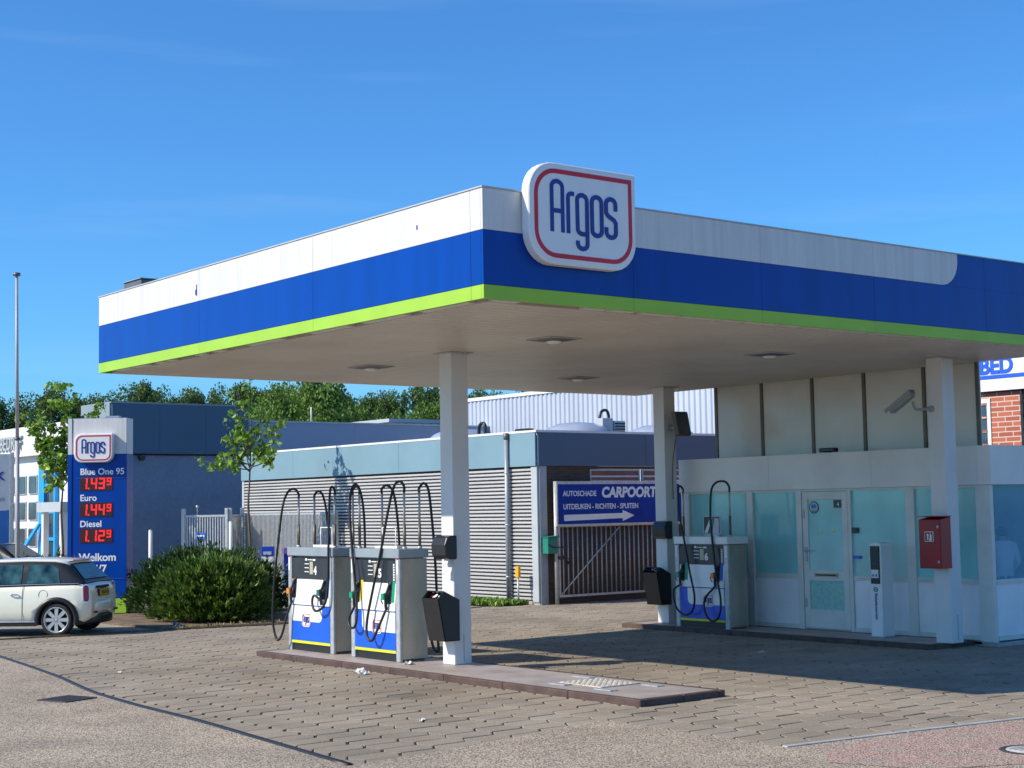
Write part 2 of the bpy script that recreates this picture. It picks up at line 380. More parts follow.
def argos_strokes():
    s = []
    r = .145
    # units: x-height = 1, stroke .075 each side; A
    s.append([(0, -.02)] + [(0, 1.27-r*.9)] + arc(r, 1.27-r, r, 180, 0, 10)[1:] + [(2*r, -.02)])
    s.append([(0, .52), (2*r, .52)])
    x = .44; s.append([(x, -.02), (x, 1-.09)] + arc(x+.09, .91, .09, 180, 90, 4)[1:] + [(x+.17, 1.0)])
    x = .69; q = .135
    s.append(arc(x+q, 1-q, q, 0, 180, 10) + arc(x+q, q, q, 180, 270, 5)[1:] + [(x+2*q, 0)])
    s.append([(x+2*q, 1-q), (x+2*q, -.38+q)] + arc(x+q, -.38+q, q, 0, -180, 10)[1:] + [(x, -.18)])
    x = 1.10; s.append(arc(x+q, 1-q, q, 0, 180, 10) + arc(x+q, q, q, 180, 360, 10) + [(x+2*q, 1-q)])
    x = 1.50; s.append([(x+2*q, .70)] + [(x+2*q, 1-q)] + arc(x+q, 1-q, q, 0, 180, 10)[1:] + [(x, .64)] + [(x+.05, .56), (x+2*q-.05, .46), (x+2*q, .38), (x+2*q, q)] + arc(x+q, q, q, 0, -180, 10)[1:] + [(x, .26)])
    return s
def argos_panel(parent, W, H, depth, lip=True, logo_scale=None, ring=True, r=.30, bodym='brightwhite', flat=False):
    """lozenge sign: three round corners and a square top right one; local frame reads from -y, origin bottom centre"""
    def outline(ins):
        rr = max(.02, r*H-ins*.8); x0, x1, z0, z1 = -W/2+ins, W/2-ins, ins, H-ins
        o = arc(x0+rr, z1-rr, rr, 180, 90, 8) + [(x1, z1)] + arc(x1-rr, z0+rr, rr, 0, -90, 8) + arc(x0+rr, z0+rr, rr, 270, 180, 8)
        return o
    b = MB(); b.prism(outline(0), 'y', -depth, 0); b.build('sign_box', bodym, parent, bevel=0.012 if not flat else 0)
    f = .011 if not flat else .002
    if not flat:
        b = MB(); b.prism(outline(.028*H/1.0), 'y', -depth-.006, -depth+.002); b.build('sign_face', 'brightwhite', parent)
    t3 = lambda u, v, y: (u, -depth-(.006 if not flat else 0)-y, v)
    b = MB(); rb = outline(.085*H); ribbon(b, rb, .045*H, t3, True, y0=0, y1=.004 if not flat else f)
    b.build('ring', 'logored', parent)
    sc = .40*H if logo_scale is None else logo_scale
    tw = 1.78*sc*1.2; b = MB()
    for q_, st in enumerate(argos_strokes()):
        ribbon(b, [(p[0]*sc*1.2-tw/2, p[1]*sc+.325*H) for p in st], .116*sc, t3, False, y0=0, y1=(.006 if not flat else f*1.5)+q_*.0009)
    b.build('lettering', 'logoblue', parent)

# ================================================================== THE SETTING
def sheet(name, pts, z, m, kind='structure'):
    b = MB(); b.add([(x, y, z) for x, y in pts], [tuple(range(len(pts)))])
    me = bpy.data.meshes.new(name); bm = bmesh.new()
    vs = [bm.verts.new((x, y, z)) for x, y in pts]; f = bm.faces.new(vs); f.normal_update()
    if f.normal.z < 0: f.normal_flip()
    bmesh.ops.triangulate(bm, faces=bm.faces); bm.to_mesh(me); bm.free(); me.materials.append(M[m])
    o = bpy.data.objects.new(name, me); C.objects.link(o); return tag(o, kind=kind)
sheet('ground', [(-3000, -3000), (3000, -3000), (3000, 3000), (-3000, 3000)], -.05, 'farground')
sheet('paving_bed', [(5, 5), (34, 5), (34, 28.5), (5, 28.5)], -.012, 'joint')
# interlocking pavers, each one a bevelled hexagonal block
def pavers():
    vs, fs, cols = [], [], []
    P, Q, g = .4655, .30, .0088
    rnd = random.Random(3)
    i0, i1 = int(5.5/P), int(30/P)
    for i in range(i0, i1):
        cx = i*P+.26; yo = (0 if i % 2 == 0 else Q/2)-.03+.012*math.sin(i*1.7)
        for j in range(int(8.2/Q), int(28.3/Q)):
            cy = j*Q+yo
            if cx > 24.5 and cy < 16: continue
            dz = rnd.uniform(-.003, .003); tx = rnd.uniform(-.006, .006); ty = rnd.uniform(-.008, .008)
            hw, hl, k = Q/2-.0108, P/2-g, .042
            jx, jy = rnd.uniform(-.002, .002), rnd.uniform(-.002, .002)
            base = [(-hl+k, -hw), (hl-k*1, -hw), (hl+k, 0), (hl-k, hw), (-hl+k, hw), (-hl-k, 0)]
            o = len(vs)
            for sc, zz in ((1.0, -.010), (1.0, -.004), (.965, 0.0)):
                for (x, y) in base:
                    s_ = 1 if sc == 1.0 else 0
                    X = x*(1 if s_ else (1-.008/hl)); Y = y*(1 if s_ else (1-.008/hw))
                    vs.append((cx+X+jx, cy+Y+jy, zz+dz+X*tx+Y*ty))
            for l in (0, 6):
                for q in range(6): fs.append((o+l+q, o+l+(q+1) % 6, o+l+6+(q+1) % 6, o+l+6+q))
            fs.append(tuple(o+12+q for q in range(6)))
            t = rnd.gauss(1, .045); wr = rnd.uniform(-.02, .02)
            if rnd.random() < .04: t *= .85
            wv = .5+.5*math.sin(cy*1.3+math.sin(cx*2))
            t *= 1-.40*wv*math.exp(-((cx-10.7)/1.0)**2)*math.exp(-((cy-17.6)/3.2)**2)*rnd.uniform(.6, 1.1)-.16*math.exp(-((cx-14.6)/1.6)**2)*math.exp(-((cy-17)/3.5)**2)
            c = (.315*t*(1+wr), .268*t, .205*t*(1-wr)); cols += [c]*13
    me = bpy.data.meshes.new('forecourt_paving'); me.from_pydata(vs, [], fs)
    a = me.color_attributes.new('tone', 'FLOAT_COLOR', 'CORNER')
    data = []
    for p, c in zip(me.polygons, cols): data += [c[0], c[1], c[2], 1]*p.loop_total
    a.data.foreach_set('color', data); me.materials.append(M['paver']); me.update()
    o = bpy.data.objects.new('forecourt_paving', me); C.objects.link(o); tag(o, kind='structure')
pavers()
edge = [(9.3, 28.0), (8.95, 25.6), (8.778, 24.469), (8.5, 22.4), (8.241, 20.663), (8.0, 19.4), (7.825, 18.344), (7.68, 16.8), (7.594, 15.188), (7.42, 13.4), (7.246, 11.645)]
sheet('road', edge + [(8.0, 11.72), (9.261, 11.95), (10.62, 12.24), (10.72, 11.792), (10.66, 10.829), (10.66, 9.771), (12.171, 9.60), (13.819, 9.36), (17, 8.95), (24, 8.1), (24, -12), (-30, -12), (-30, 28.0)], .006, 'asphalt')
b = MB()
redp = [(10.9, 9.5), (12.17, 9.45), (13.8, 9.2), (17, 8.8), (20, 8.4), (20, 6.4), (14, 6.9), (12.2, 7.4), (10.6, 8.1), (10.3, 8.9)]
sheet('road_patch', redp, .010, 'asphaltred')
b = MB(); b.tube([(x, y, -.006) for x, y in edge], .036, n=8, sub=5)
tag(b.build('road_edge_strip', 'rubber'), kind='structure')
# pale kerb between pavers and road on the right, flush row
b = MB()
kp = [(10.66, 9.771), (12.171, 9.60), (13.819, 9.36), (17, 8.95), (22, 8.3)]
for (a0, a1), (b0, b1) in zip(kp, kp[1:]):
    n_ = max(1, int(math.hypot(b0-a0, b1-a1)/1.0))
    for k in range(n_):
        t0, t1 = k/n_+.004, (k+1)/n_-.004
        p = (a0+(b0-a0)*t0, a1+(b1-a1)*t0); q = (a0+(b0-a0)*t1, a1+(b1-a1)*t1)
        b.add([(p[0], p[1], -.02), (q[0], q[1], -.02), (q[0], q[1]-.065, -.02), (p[0], p[1]-.065, -.02),
               (p[0], p[1], .018), (q[0], q[1], .018), (q[0], q[1]-.065, .018), (p[0], p[1]-.065, .018)],
              [(0, 1, 2, 3), (4, 7, 6, 5), (0, 4, 5, 1), (1, 5, 6, 2), (2, 6, 7, 3), (3, 7, 4, 0)])
tag(b.build('kerb', 'concrete', bevel=.004), kind='structure')
# planting bed and parking strip
sheet('parking_strip', [(-30, 28.02), (9.32, 27.98), (13.0, 27.62), (13.0, 34.0), (-30, 34.0)], -.004, 'asphalt')
b = MB(); bedp = [(13.05, 27.62), (15.2, 27.2), (17.6, 27.15), (17.6, 36), (13.05, 36)]
b.prism(bedp, 'z', -.03, .035)
tag(b.build('planting_bed', 'soil'), kind='structure')
b = MB()
kp = [(6.0, 28.28), (9.32, 27.93), (11.36, 27.68), (13.0, 27.57), (15.2, 27.14), (17.65, 27.08)]
for (a0, a1), (b0, b1) in zip(kp, kp[1:]):
    n_ = max(1, int(math.hypot(b0-a0, b1-a1)/.9))
    for k in range(n_):
        t0, t1 = k/n_+.004, (k+1)/n_-.004
        p = (a0+(b0-a0)*t0, a1+(b1-a1)*t0); q = (a0+(b0-a0)*t1, a1+(b1-a1)*t1)
        b.add([(p[0], p[1], -.02), (q[0], q[1], -.02), (q[0], q[1]-.06, -.02), (p[0], p[1]-.06, -.02),
               (p[0], p[1], .03), (q[0], q[1], .03), (q[0], q[1]-.06, .03), (p[0], p[1]-.06, .03)],
              [(0, 1, 2, 3), (4, 7, 6, 5), (0, 4, 5, 1), (1, 5, 6, 2), (2, 6, 7, 3), (3, 7, 4, 0)])
tag(b.build('bed_kerb', 'soil', bevel=.004), kind='structure')
sheet('yard', [(17.65, 27.0), (22.3, 27.6), (22.3, 60), (-30, 70), (-30, 34.02), (13.0, 34.02), (13.05, 36), (17.6, 36)], -.02, 'asphalt')
b = MB(); b.box(24.6, 30.0, 24.0, 27.6, -.01, .004); 

# ================================================================== CANOPY
CX0, CX1, CY0, CY1 = 9.66, 20.9, 12.82, 22.75
ZB, ZG, ZW, ZT = 4.393, 4.543, 5.124, 5.57
canopy = thing('canopy', (9.66, 12.82, 0), 0, 'big flat fuel station roof with white, blue and lime fascia on white square columns', 'canopy')
def L(x, y, z=0): return (x-CX0, y-CY0, z)
XE = CX1
def strip(name, z0, z1, mt, seams=True):
    b = MB(); t = .04
    # long (-X) fascia, in panels with hairline joints
    ys = [CY0, 13.04, 16.29, 19.34, 22.55, CY1]
    for a, c in zip(ys, ys[1:]):
        b.box(0, t, a-CY0+.0015+(t if a == CY0 else 0), c-CY0-.0015, z0, z1)
    xs = [CX0, 11.78, 13.88, 16.0, 18.40, XE]
    for a, c in zip(xs, xs[1:]): 
        b.box(a-CX0+(0 if a == CX0 else .0015), c-CX0-.0015, 0, t, z0, z1)
    b.box(CX1-CX0-t, CX1-CX0, t, CY1-CY0-t, z0, z1); b.box(t, CX1-CX0-t, CY1-CY0-t, CY1-CY0, z0, z1)
    return b.build(name, mt, canopy, bevel=.002)
strip('lime_fascia', ZB, ZG-.0015, 'green'); strip('blue_fascia', ZG+.0015, ZW-.0015, 'blue')
# white upper band ends in a rounded corner on the front side, blue beyond it
b = MB(); t = .04
ys = [CY0, 13.04, 16.29, 19.34, 22.55, CY1]
for a, c in zip(ys, ys[1:]): b.box(0, t, a-CY0+.0015+(t if a == CY0 else 0), c-CY0-.0015, ZW+.0015, ZT)
b.box(CX1-CX0-t, CX1-CX0, t, CY1-CY0-t, ZW+.0015, ZT); b.box(t, CX1-CX0-t, CY1-CY0-t, CY1-CY0, ZW+.0015, ZT)
xs = [CX0, 11.78, 13.88, 16.0]
for a, c in zip(xs, xs[1:]): b.box(a-CX0+(0 if a == CX0 else .0015), c-CX0-.0015, 0, t, ZW+.0015, ZT)
rr = .36; xe = 17.80-CX0
endp = [(16.0015-CX0, ZW+.0015)] + arc(xe-rr, ZW+rr, rr, 270, 360, 10) + [(xe, ZT), (16.0015-CX0, ZT)]
b.prism(endp, 'y', 0, t)
b.build('white_fascia', 'white', canopy, bevel=.002)
b = MB()
c2 = [(xe-rr, ZW-.0014)] + arc(xe-rr, ZW+rr, rr+.002, 270, 360, 10) + [(xe+.002, ZT), (18.40-CX0-.0015, ZT), (18.40-CX0-.0015, ZW-.0014)]
b.prism(c2, 'y', 0, t)
b.box(18.40-CX0+.0015, XE-CX0-.0015, 0, t, ZW-.0014, ZT)
b.build('upper_blue_fascia', 'blue', canopy)
# roof deck and the profiled soffit
b = MB(); b.box(.05, CX1-CX0-.05, .05, CY1-CY0-.05, ZT-.12, ZT-.04)
b.build('roof_deck', 'steel_dark', canopy)
b = MB(); pt = []
per = .20; n_ = int((CY1-CY0-.36)/per)
for i in range(n_):                                       # standing V grooves running along X
    y = .16+i*per; pt += [(y, ZB-.012), (y+.165, ZB-.012), (y+.175, ZB+.006), (y+.19, ZB+.006)]
pt += [(CY1-CY0-.14, ZB-.012), (CY1-CY0-.14, ZB+.10), (.16, ZB+.10)]
b.prism(pt, 'x', .16, CX1-CX0-.14)
b.build('soffit', 'soffit', canopy)
yy = .35; rn = random.Random(5)                           # brackets and packers between fascia and soffit
while yy < CY1-CY0-.5:
    ln = rn.choice((.25, .5, .9)); b = MB(); b.box(.045, .15, yy, yy+ln, ZB-.006, ZB+.03); b.build('edge_packer', 'trimwhite', canopy); yy += ln+rn.choice((.08, .3, .7))
xx = .17
while xx < XE-CX0-.8:
    ln = rn.choice((.35, .6)); b = MB(); b.box(xx, xx+ln, .045, .15, ZB-.006, ZB+.03); b.build('edge_packer', 'trimwhite', canopy); xx += ln+rn.choice((.06, .1, .9))
b = MB(); b.box(.04, .05, .04, CY1-CY0-.04, ZB+.032, ZT-.13); b.box(.05, XE-CX0-.05, .05, .06, ZB+.032, ZT-.13); b.build('edge_beam', 'dark', canopy)
b = MB(); b.box(-.012, .06, -.012, CY1-CY0+.012, ZT+.001, ZT+.016); b.box(.06, XE-CX0, -.012, .06, ZT+.001, ZT+.016)
b.build('cap_flashing', 'trimgrey', canopy)
for (y_, z_, h_) in ((19.40, 5.20, .16), (14.02, 5.30, .05), (19.43, 5.22, .07)):
    b = MB(); b.box(-.004, -.0005, y_-CY0, y_-CY0+.022, z_, z_+h_); b.build('scuff', 'logoblue', canopy)
# lamps in the soffit
for (x, y) in ((12.73, 15.40), (12.74, 19.78), (16.92, 19.85), (16.80, 15.40), (12.64, 17.0)):
    if (x, y) == (12.64, 17.0): continue
    b = MB(); s_ = .26; zz = ZB-.02
    P = L(x, y)
    b.box(P[0]-s_, P[0]+s_, P[1]-s_, P[1]+s_, zz-.008, zz+.006)
    lf = b.build('lamp_frame', 'trimgrey', canopy, bevel=.003)
    b = MB()
    for q in range(4):
        a = q*math.pi/2
        ca, sa = math.cos(a), math.sin(a)
        pts = [(-.23, .23), (.23, .23), (.11, .11), (-.11, .11)]
        b.add([(P[0]+u*ca-v*sa, P[1]+u*sa+v*ca, zz-.009-(.018 if k > 1 else 0)) for k, (u, v) in enumerate(pts)], [(0, 1, 2, 3)])
    b.build('reflector', 'steel_dark', lf)
    b = MB(); b.lathe([(.10, zz-.028), (.095, zz-.04), (.06, zz-.055), (0.001, zz-.06)], (P[0], P[1], 0)); b.build('lens', 'lens', lf)
# columns
for (x, y) in ((12.50, 17.37), (19.62, 20.62), (19.48, 14.39)):
    x0, y0, _ = L(x, y); s_ = .285
    b = MB(); b.box(x0, x0+s_, y0, y0+s_, .081, ZB-.013)
    co = b.build('column', 'column', canopy, bevel=.006)
    b = MB(); b.box(x0-.06, x0+s_+.06, y0-.06, y0+s_+.06, ZB-.028, ZB-.014)
    for dx in (.0, .09, .18, .27): b.cyl((x0+dx, y0-.03, ZB-.045), (x0+dx, y0-.03, ZB-.02), .012, n=6)
    b.build('head_plate', 'trimgrey', co)
    b = MB(); b.box(x0+.15, x0+.16, y0-.004, y0+.001, .12, .50); b.build('cable_slot', 'grey_metal', co)
# dark plant box on the roof
ob = thing('rooftop_cabinet', (9.9, 21.75, ZT-.04), 0, 'dark grey metal upstand on the far left end of the canopy roof', 'roof unit')
b = MB(); b.box(0, .3, 0, .62, 0, .23); b.build('casing', 'steel_dark', ob, bevel=.01)
b = MB(); b.box(-.02, .32, -.02, .64, .232, .245); b.build('lid', 'grey_metal', ob)

# the sign on the fascia
sg = thing('fascia_sign', (10.945, 12.815, 4.805), 0, 'large white shield sign reading Argos with red ring on the canopy corner fascia', 'sign')
argos_panel(sg, 1.54, 1.11, .13, r=.31, logo_scale=.43)

# ================================================================== ISLANDS
def island(x0, x1, y0, y1, label, dark=False):
    t = thing('pump_island', (x0, y0, 0), 0, label, 'island', 'raised pump islands')
    W, Ln, h = x1-x0, y1-y0, .08
    b = MB(); k = .09; n = int(Ln/1.2)
    for i in range(n):
        a, c = i*Ln/n+.003, (i+1)*Ln/n-.003
        b.box(0, k, a, c, -.02, h); b.box(W-k, W, a, c, -.02, h)
    b.box(k+.002, W/2-.002, 0.003, k, -.02, h); b.box(W/2+.002, W-k-.002, 0.003, k, -.02, h)
    b.box(k+.002, W-k-.002, Ln-k, Ln-.003, -.02, h)
    b.build('edge_stone', 'kerbred', t, bevel=.010)
    b = MB(); b.box(k+.002, W-k-.002, k+.002, Ln-k-.002, -.02, h-.001); b.build('deck', 'islandtop', t)
    return t
i1 = island(11.67, 13.0, 12.75, 21.45, 'long brown pump island in the sun with two pumps and a column')
i2 = island(19.12, 20.19, 14.50, 21.35, 'shaded pump island in front of the shop windows')
def plate(x, y, wx, wy, name, label, mt, group=None, rot=0, h=.012):
    b = MB(); b.box(-wx/2, wx/2, -wy/2, wy/2, 0, h)
    if name == 'chequer_cover':
        for i in range(int(wx/.045)):
            for j in range(int(wy/.045)):
                a = (i+j) % 2; cx, cy = -wx/2+.03+i*.045, -wy/2+.03+j*.045
                b.box(cx-(.015 if a else .004), cx+(.015 if a else .004), cy-(.004 if a else .015), cy+(.004 if a else .015), h, h+.004)
    o = b.build(name, mt, bevel=.002); o.location = (x, y, .080); o.rotation_euler = (0, 0, rot)
    return tag(o, label, 'cover', group)
plate(12.43, 14.30, .62, .78, 'chequer_cover', 'diamond pattern metal tank cover on the near end of the sunny island', 'tread')
plate(12.02, 13.72, .12, .30, 'valve_cover', 'small bright metal lid near the front edge of the sunny island', 'galv')
plate(12.70, 13.65, .12, .28, 'valve_cover', 'small bright metal lid just right of the diamond pattern cover', 'galv')
plate(12.74, 14.95, .12, .34, 'valve_cover', 'small bright metal lid behind the diamond pattern cover', 'galv')
plate(12.02, 14.55, .12, .30, 'valve_cover', 'small bright metal lid at island front left of the diamond pattern cover', 'galv')

# ================================================================== PUMPS
def hose(parent, pts, r=.019):
    b = MB(); b.tube(pts, r, n=8, sub=7); return b.build('hose', 'rubber', parent)
def mast(parent, x, y, z0, z1):
    b = MB(); b.cyl((x, y, z0), (x, y, z0+.35), .022, n=10, m=1); b.cyl((x, y, z0+.35), (x, y, z1), .017, n=10, m=0)
    b.cyl((x, y, z0-.01), (x, y, z0+.03), .034, n=10, m=2)
    return b.build('mast', ['galv', 'bronze', 'galv'], parent)
def nozzle(parent, x, handle, label_m, side=1):
    b = MB()                                              # holster boot on the slanted panel
    b.prism([(-.30, 1.10), (-.245, 1.13), (-.245, .80), (-.30, .76)], 'x', x-.055, x+.055)
    for q in (-.3,): pass
    h = MB(); h.prism([(-.02, 1.12), (.02, 1.14), (.02, .84), (-.045, .80)], 'x', x-.055, x+.055)
    ho = h.build('holster', 'black', parent, bevel=.006)
    if label_m:
        l = MB(); l.prism([(-.012, 1.12), (-.004, 1.12), (-.004, .82), (-.036, .82)], 'x', x+.06, x+.125); l.build('grade_label', label_m, parent)
    n = MB()
    n.tube([(x+.01, -.035, 1.08), (x, -.06, 1.0), (x-.01, -.085, .93), (x-.015, -.085, .86)], .020, n=8, m=0)
    n.tube([(x-.015, -.085, .87), (x-.02, -.08, .78), (x-.02, -.07, .72)], .024, n=8, m=0)
    n.tube([(x-.03, -.075, .96), (x-.08, -.10, .93), (x-.095, -.11, .86), (x-.06, -.105, .80)], .010, n=6, m=1)
    n.add(*_box8(x-.085, x-.005, -.125, -.06, .86, .95), 1)
    n.cyl((x+.01, -.03, 1.04), (x+.02, -.02, 1.11), .012, n=8, m=2)
    n.build('nozzle', ['black', handle, 'galv'], parent, bevel=.004)
def _box8(x0, x1, y0, y1, z0, z1):
    v = [(x, y, z) for x in (x0, x1) for y in (y0, y1) for z in (z0, z1)]
    return v, [(0, 1, 3, 2), (4, 6, 7, 5), (0, 4, 5, 1), (2, 3, 7, 6), (0, 2, 6, 4), (1, 5, 7, 3)]
def pump(loc, W, number, lh, rh, label, logo_x=.0):
    """local frame: front faces -y, x across, z up, origin on the island at the middle of the front"""
    t = thing('fuel_pump', loc, R(-90), label, 'fuel pump', 'fuel pumps on the islands')
    D, H = .44, 1.575; a = W/2
    b = MB(); b.box(-a+.06, a-.06, .03, D, .02, H-.13); b.box(-a+.03, a-.03, .02, D-.02, 0, .05)
    b.build('body', 'steel_dark', t)
    b = MB(); b.box(a-.012, a+.012, .022, D+.01, .03, H-.135); b.build('side_panel', 'steel', t, bevel=.006)
    b = MB(); b.box(-a-.012, -a+.012, .022, D+.01, .03, H-.135); b.build('side_panel', 'steel', t, bevel=.006)
    for s_ in (-1, 1):
        b = MB(); b.box(s_*(a-.03)-.05, s_*(a-.03)+.05, -.03, .02, 0.0, H-.135); b.build('corner_post', 'galv', t, bevel=.008)
    b = MB(); b.box(-a-.03, a+.03, -.045, D+.03, H-.13, H); b.build('header', 'grey_metal', t, bevel=.008)
    x0, x1 = -a+.085, a-.085
    b = MB(); b.box(x0, x1, -.012, .03, 1.10, H-.16); dp = b.build('display_panel', 'display', t, bevel=.004)
    b = MB(); b.box(-.035, .06, -.018, -.012, 1.17, 1.36); b.build('lcd_window', 'lcd', dp)
    b = MB()
    for z in (1.20, 1.26, 1.32): b.box(-.19, -.065, -.017, -.0115, z, z+.012)
    b.box(-.17, -.12, -.017, -.0115, 1.375, 1.41); b.box(.05, .13, -.017, -.0115, 1.375, 1.40); b.box(-.10, .03, -.017, -.0115, 1.383, 1.396)
    for k in range(7): b.box(x1-.07, x1-.035, -.017, -.0115, 1.13+k*.035, 1.155+k*.035)
    b.build('display_print', 'letterwhite', dp)
    text('pump_number', number, .17, (.075, -.0125, 1.17), FRONT, 'letterwhite', dp, .004, .007)
    b = MB(); b.prism([(-.012, 1.09), (.03, 1.09), (.03, .70), (-.045, .70)], 'x', x0, x1); b.build('nozzle_panel', 'brightwhite', t, bevel=.004)
    # lower panel: white with a round corner over blue, yellow strip, black plinth
    b = MB(); b.box(x0, x1, -.03, .02, .155, .69); b.build('lower_panel', 'pumpblue', t, bevel=.003)
    rr = .10; xr = x1-.03 if number == '4' else x1-.008
    if number == '4': wp = [(x0+.004, .45)] + arc(x1-.22-rr, .45+rr, rr, 270, 360, 6) + [(x1-.22, .685), (x0+.004, .685)]
    else: wp = [(x1-.004, .685), (x0+.20, .685)] + arc(x0+.20+rr, .40+rr, rr, 180, 270, 6) + [(x1-.004, .40)]
    b = MB(); b.prism(wp, 'y', -.034, -.029); b.build('white_print', 'brightwhite', t)
    b = MB(); b.box(x0, x1, -.033, .02, .115, .153); b.build('yellow_strip', 'pumpyellow', t)
    b = MB(); b.box(x0, x1, -.005, .02, .0, .112); b.build('plinth', 'black', t)
    lg = bpy.data.objects.new('logo', None); C.objects.link(lg); lg.parent = t; lg.location = (logo_x, -.034, .37)
    argos_panel(lg, .25, .21, .004, flat=True, logo_scale=.082)
    # red and white side tabs
    b = MB(); b.box(-a+.0, -a+.04, -.036, -.0305, 1.22, 1.42); b.box(-a+.0, -a+.04, -.037, -.0305, 1.425, 1.46, 1); b.build('post_sticker', ['letterwhite', 'logored'], t)
    b = MB(); b.box(a-.04, a-.0, -.036, -.0305, 1.22, 1.42); b.box(a-.04, a-.0, -.037, -.0305, 1.425, 1.46, 1); b.build('post_sticker', ['letterwhite', 'logored'], t)
    nozzle(t, x0+.085, lh[0], lh[1]); nozzle(t, x1-.15, rh[0], rh[1])
    return t, a, H
# pump A (number 4)
def masts(t, H, ml):
    for (x, y, z1) in ml: mast(t, x, y, H, z1)
YA = (20.02+21.36)/2
pa, a, H = pump((12.22, YA, .08), 1.30, '4', ('orange', None), ('teal', 'labelblue'), 'stainless pump number 4, the left one of the two on the sunny island', -.12)
hz = 2.37
masts(pa, H, [(-.56, .10, hz), (-.52, .36, hz-.02), (.58, .06, hz+.05), (.55, .40, hz+.02)])
x0, x1 = -a+.085, a-.085
hose(pa, [(-.56, .10, hz-.03), (-.56, .10, hz+.03), (-.60, .05, hz+.11), (-.69, -.02, hz+.06), (-.76, -.08, hz-.2), (-.82, -.14, 1.5), (-.86, -.18, .95), (-.86, -.2, .45), (-.76, -.19, .16), (-.64, -.17, .22), (-.575, -.12, .5), (x0+.065, -.075, .73)])
hose(pa, [(-.52, .36, hz-.05), (-.52, .36, hz), (-.46, .39, hz+.07), (-.36, .42, hz), (-.31, .46, hz-.3), (-.30, .50, 1.6), (-.28, .52, 1.1), (-.2, .55, .5), (-.1, .52, .45), (-.05, .48, .7)])
hose(pa, [(.58, .06, hz), (.58, .06, hz+.07), (.575, .02, hz+.12), (.60, -.03, hz+.05), (.61, -.06, hz-.3), (.61, -.08, 1.3), (.60, -.10, .86), (.50, -.13, .68), (.33, -.15, .64), (.22, -.13, .76), (.235, -.10, .86), (x1-.17, -.08, .78)])
hose(pa, [(.55, .40, hz), (.55, .40, hz+.07), (.60, .44, hz+.12), (.66, .48, hz), (.68, .52, hz-.4), (.66, .54, 1.2), (.6, .56, .6), (.5, .53, .4)])
# small frame rack on the pump head
def rack(t, x, y, H):
    b = MB(); r_ = .008
    for dx in (0, .34): b.cyl((x+dx, y, H), (x+dx, y, H+.30), r_, n=6)
    b.cyl((x-.01, y, H+.30), (x+.35, y, H+.30), r_, n=6); b.box(x-.12, x+.46, y-.06, y+.06, H+.001, H+.035)
    b.build('squeegee_rack', 'brightwhite', t)
rack(pa, -.15, .25, H)
YB = (18.27+19.51)/2
pb, a, H = pump((12.22, YB, .08), 1.24, '5', ('handlegreen', 'labelyellow'), ('handlegreen', 'handlegreen'), 'stainless pump beside the column, right one of the two on the sunny island', .06)
x0, x1 = -a+.085, a-.085
masts(pb, H, [(-.56, .08, hz+.06), (-.38, .36, hz+.02), (.56, .12, hz+.08), (.56, .38, hz+.05)])
hose(pb, [(-.56, .08, hz), (-.56, .08, hz+.08), (-.60, .04, hz+.14), (-.64, -.01, hz+.05), (-.62, -.05, hz-.3), (-.50, -.08, 1.45), (-.38, -.11, .95), (-.32, -.13, .62), (-.36, -.14, .46), (-.48, -.14, .44), (-.56, -.12, .55), (x0+.065, -.075, .74)])
hose(pb, [(-.38, .36, hz), (-.38, .36, hz+.07), (-.30, .40, hz+.12), (-.19, .44, hz), (-.15, .48, hz-.4), (-.16, .52, 1.4), (-.18, .54, .9), (-.1, .56, .5), (0, .52, .5), (.05, .48, .7)])
hose(pb, [(.56, .12, hz), (.56, .12, hz+.09), (.50, .09, hz+.16), (.42, .04, hz+.08), (.34, -.02, hz-.3), (.22, -.07, 1.5), (.06, -.11, .95), (-.05, -.13, .55), (-.02, -.15, .34), (.10, -.15, .28), (.22, -.13, .44), (x1-.17, -.075, .73)])
hose(pb, [(.56, .38, hz), (.56, .38, hz+.06), (.62, .42, hz+.13), (.68, .46, hz+.02), (.70, .50, hz-.4), (.70, .54, 1.5), (.71, .56, .9), (.72, .56, .35), (.70, .58, .12), (.62, .54, .2), (.58, .5, .55)])
rack(pb, -.20, .25, H)
YC = (18.80+20.02)/2
pc, a, H = pump((19.28, YC-.02, .08), 1.26, '6', ('handlegreen', 'handlegreen'), ('orange', 'labelblue'), 'shaded pump number 6 on the island in front of the shop', .16)
x0, x1 = -a+.085, a-.085
for ch in [c for c in C.objects if c.parent == pc and c.name.startswith('header')]: ch.data.materials[0] = M['brightwhite']
masts(pc, H, [(-.60, .16, hz+.02), (.56, .14, hz+.0)])
hose(pc, [(-.60, .16, hz-.03), (-.60, .16, hz+.04), (-.61, .10, hz+.10), (-.57, .02, hz+.02), (-.50, -.05, hz-.35), (-.36, -.09, 1.6), (-.20, -.12, 1.0), (-.07, -.14, .55), (-.12, -.15, .30), (-.30, -.16, .22), (-.52, -.15, .34), (-.60, -.13, .62), (x0+.065, -.075, .74)])
hose(pc, [(.56, .14, hz-.03), (.56, .14, hz+.06), (.50, .10, hz+.15), (.36, .04, hz+.14), (.27, 0, hz), (.27, -.04, hz-.4), (.32, -.07, 1.6), (.42, -.10, 1.0), (.56, -.14, .5), (.52, -.16, .22), (.36, -.16, .14), (.20, -.15, .26), (.16, -.12, .5), (x1-.17, -.075, .73)])
ps = thing('pump_top_poster', (19.5, YC-.06, 1.655), R(-90), 'small framed picture card standing on top of pump number 6', 'poster')
b = MB(); b.box(-.21, .21, 0, .02, .03, .36); b.build('frame', 'galv', ps, bevel=.004)
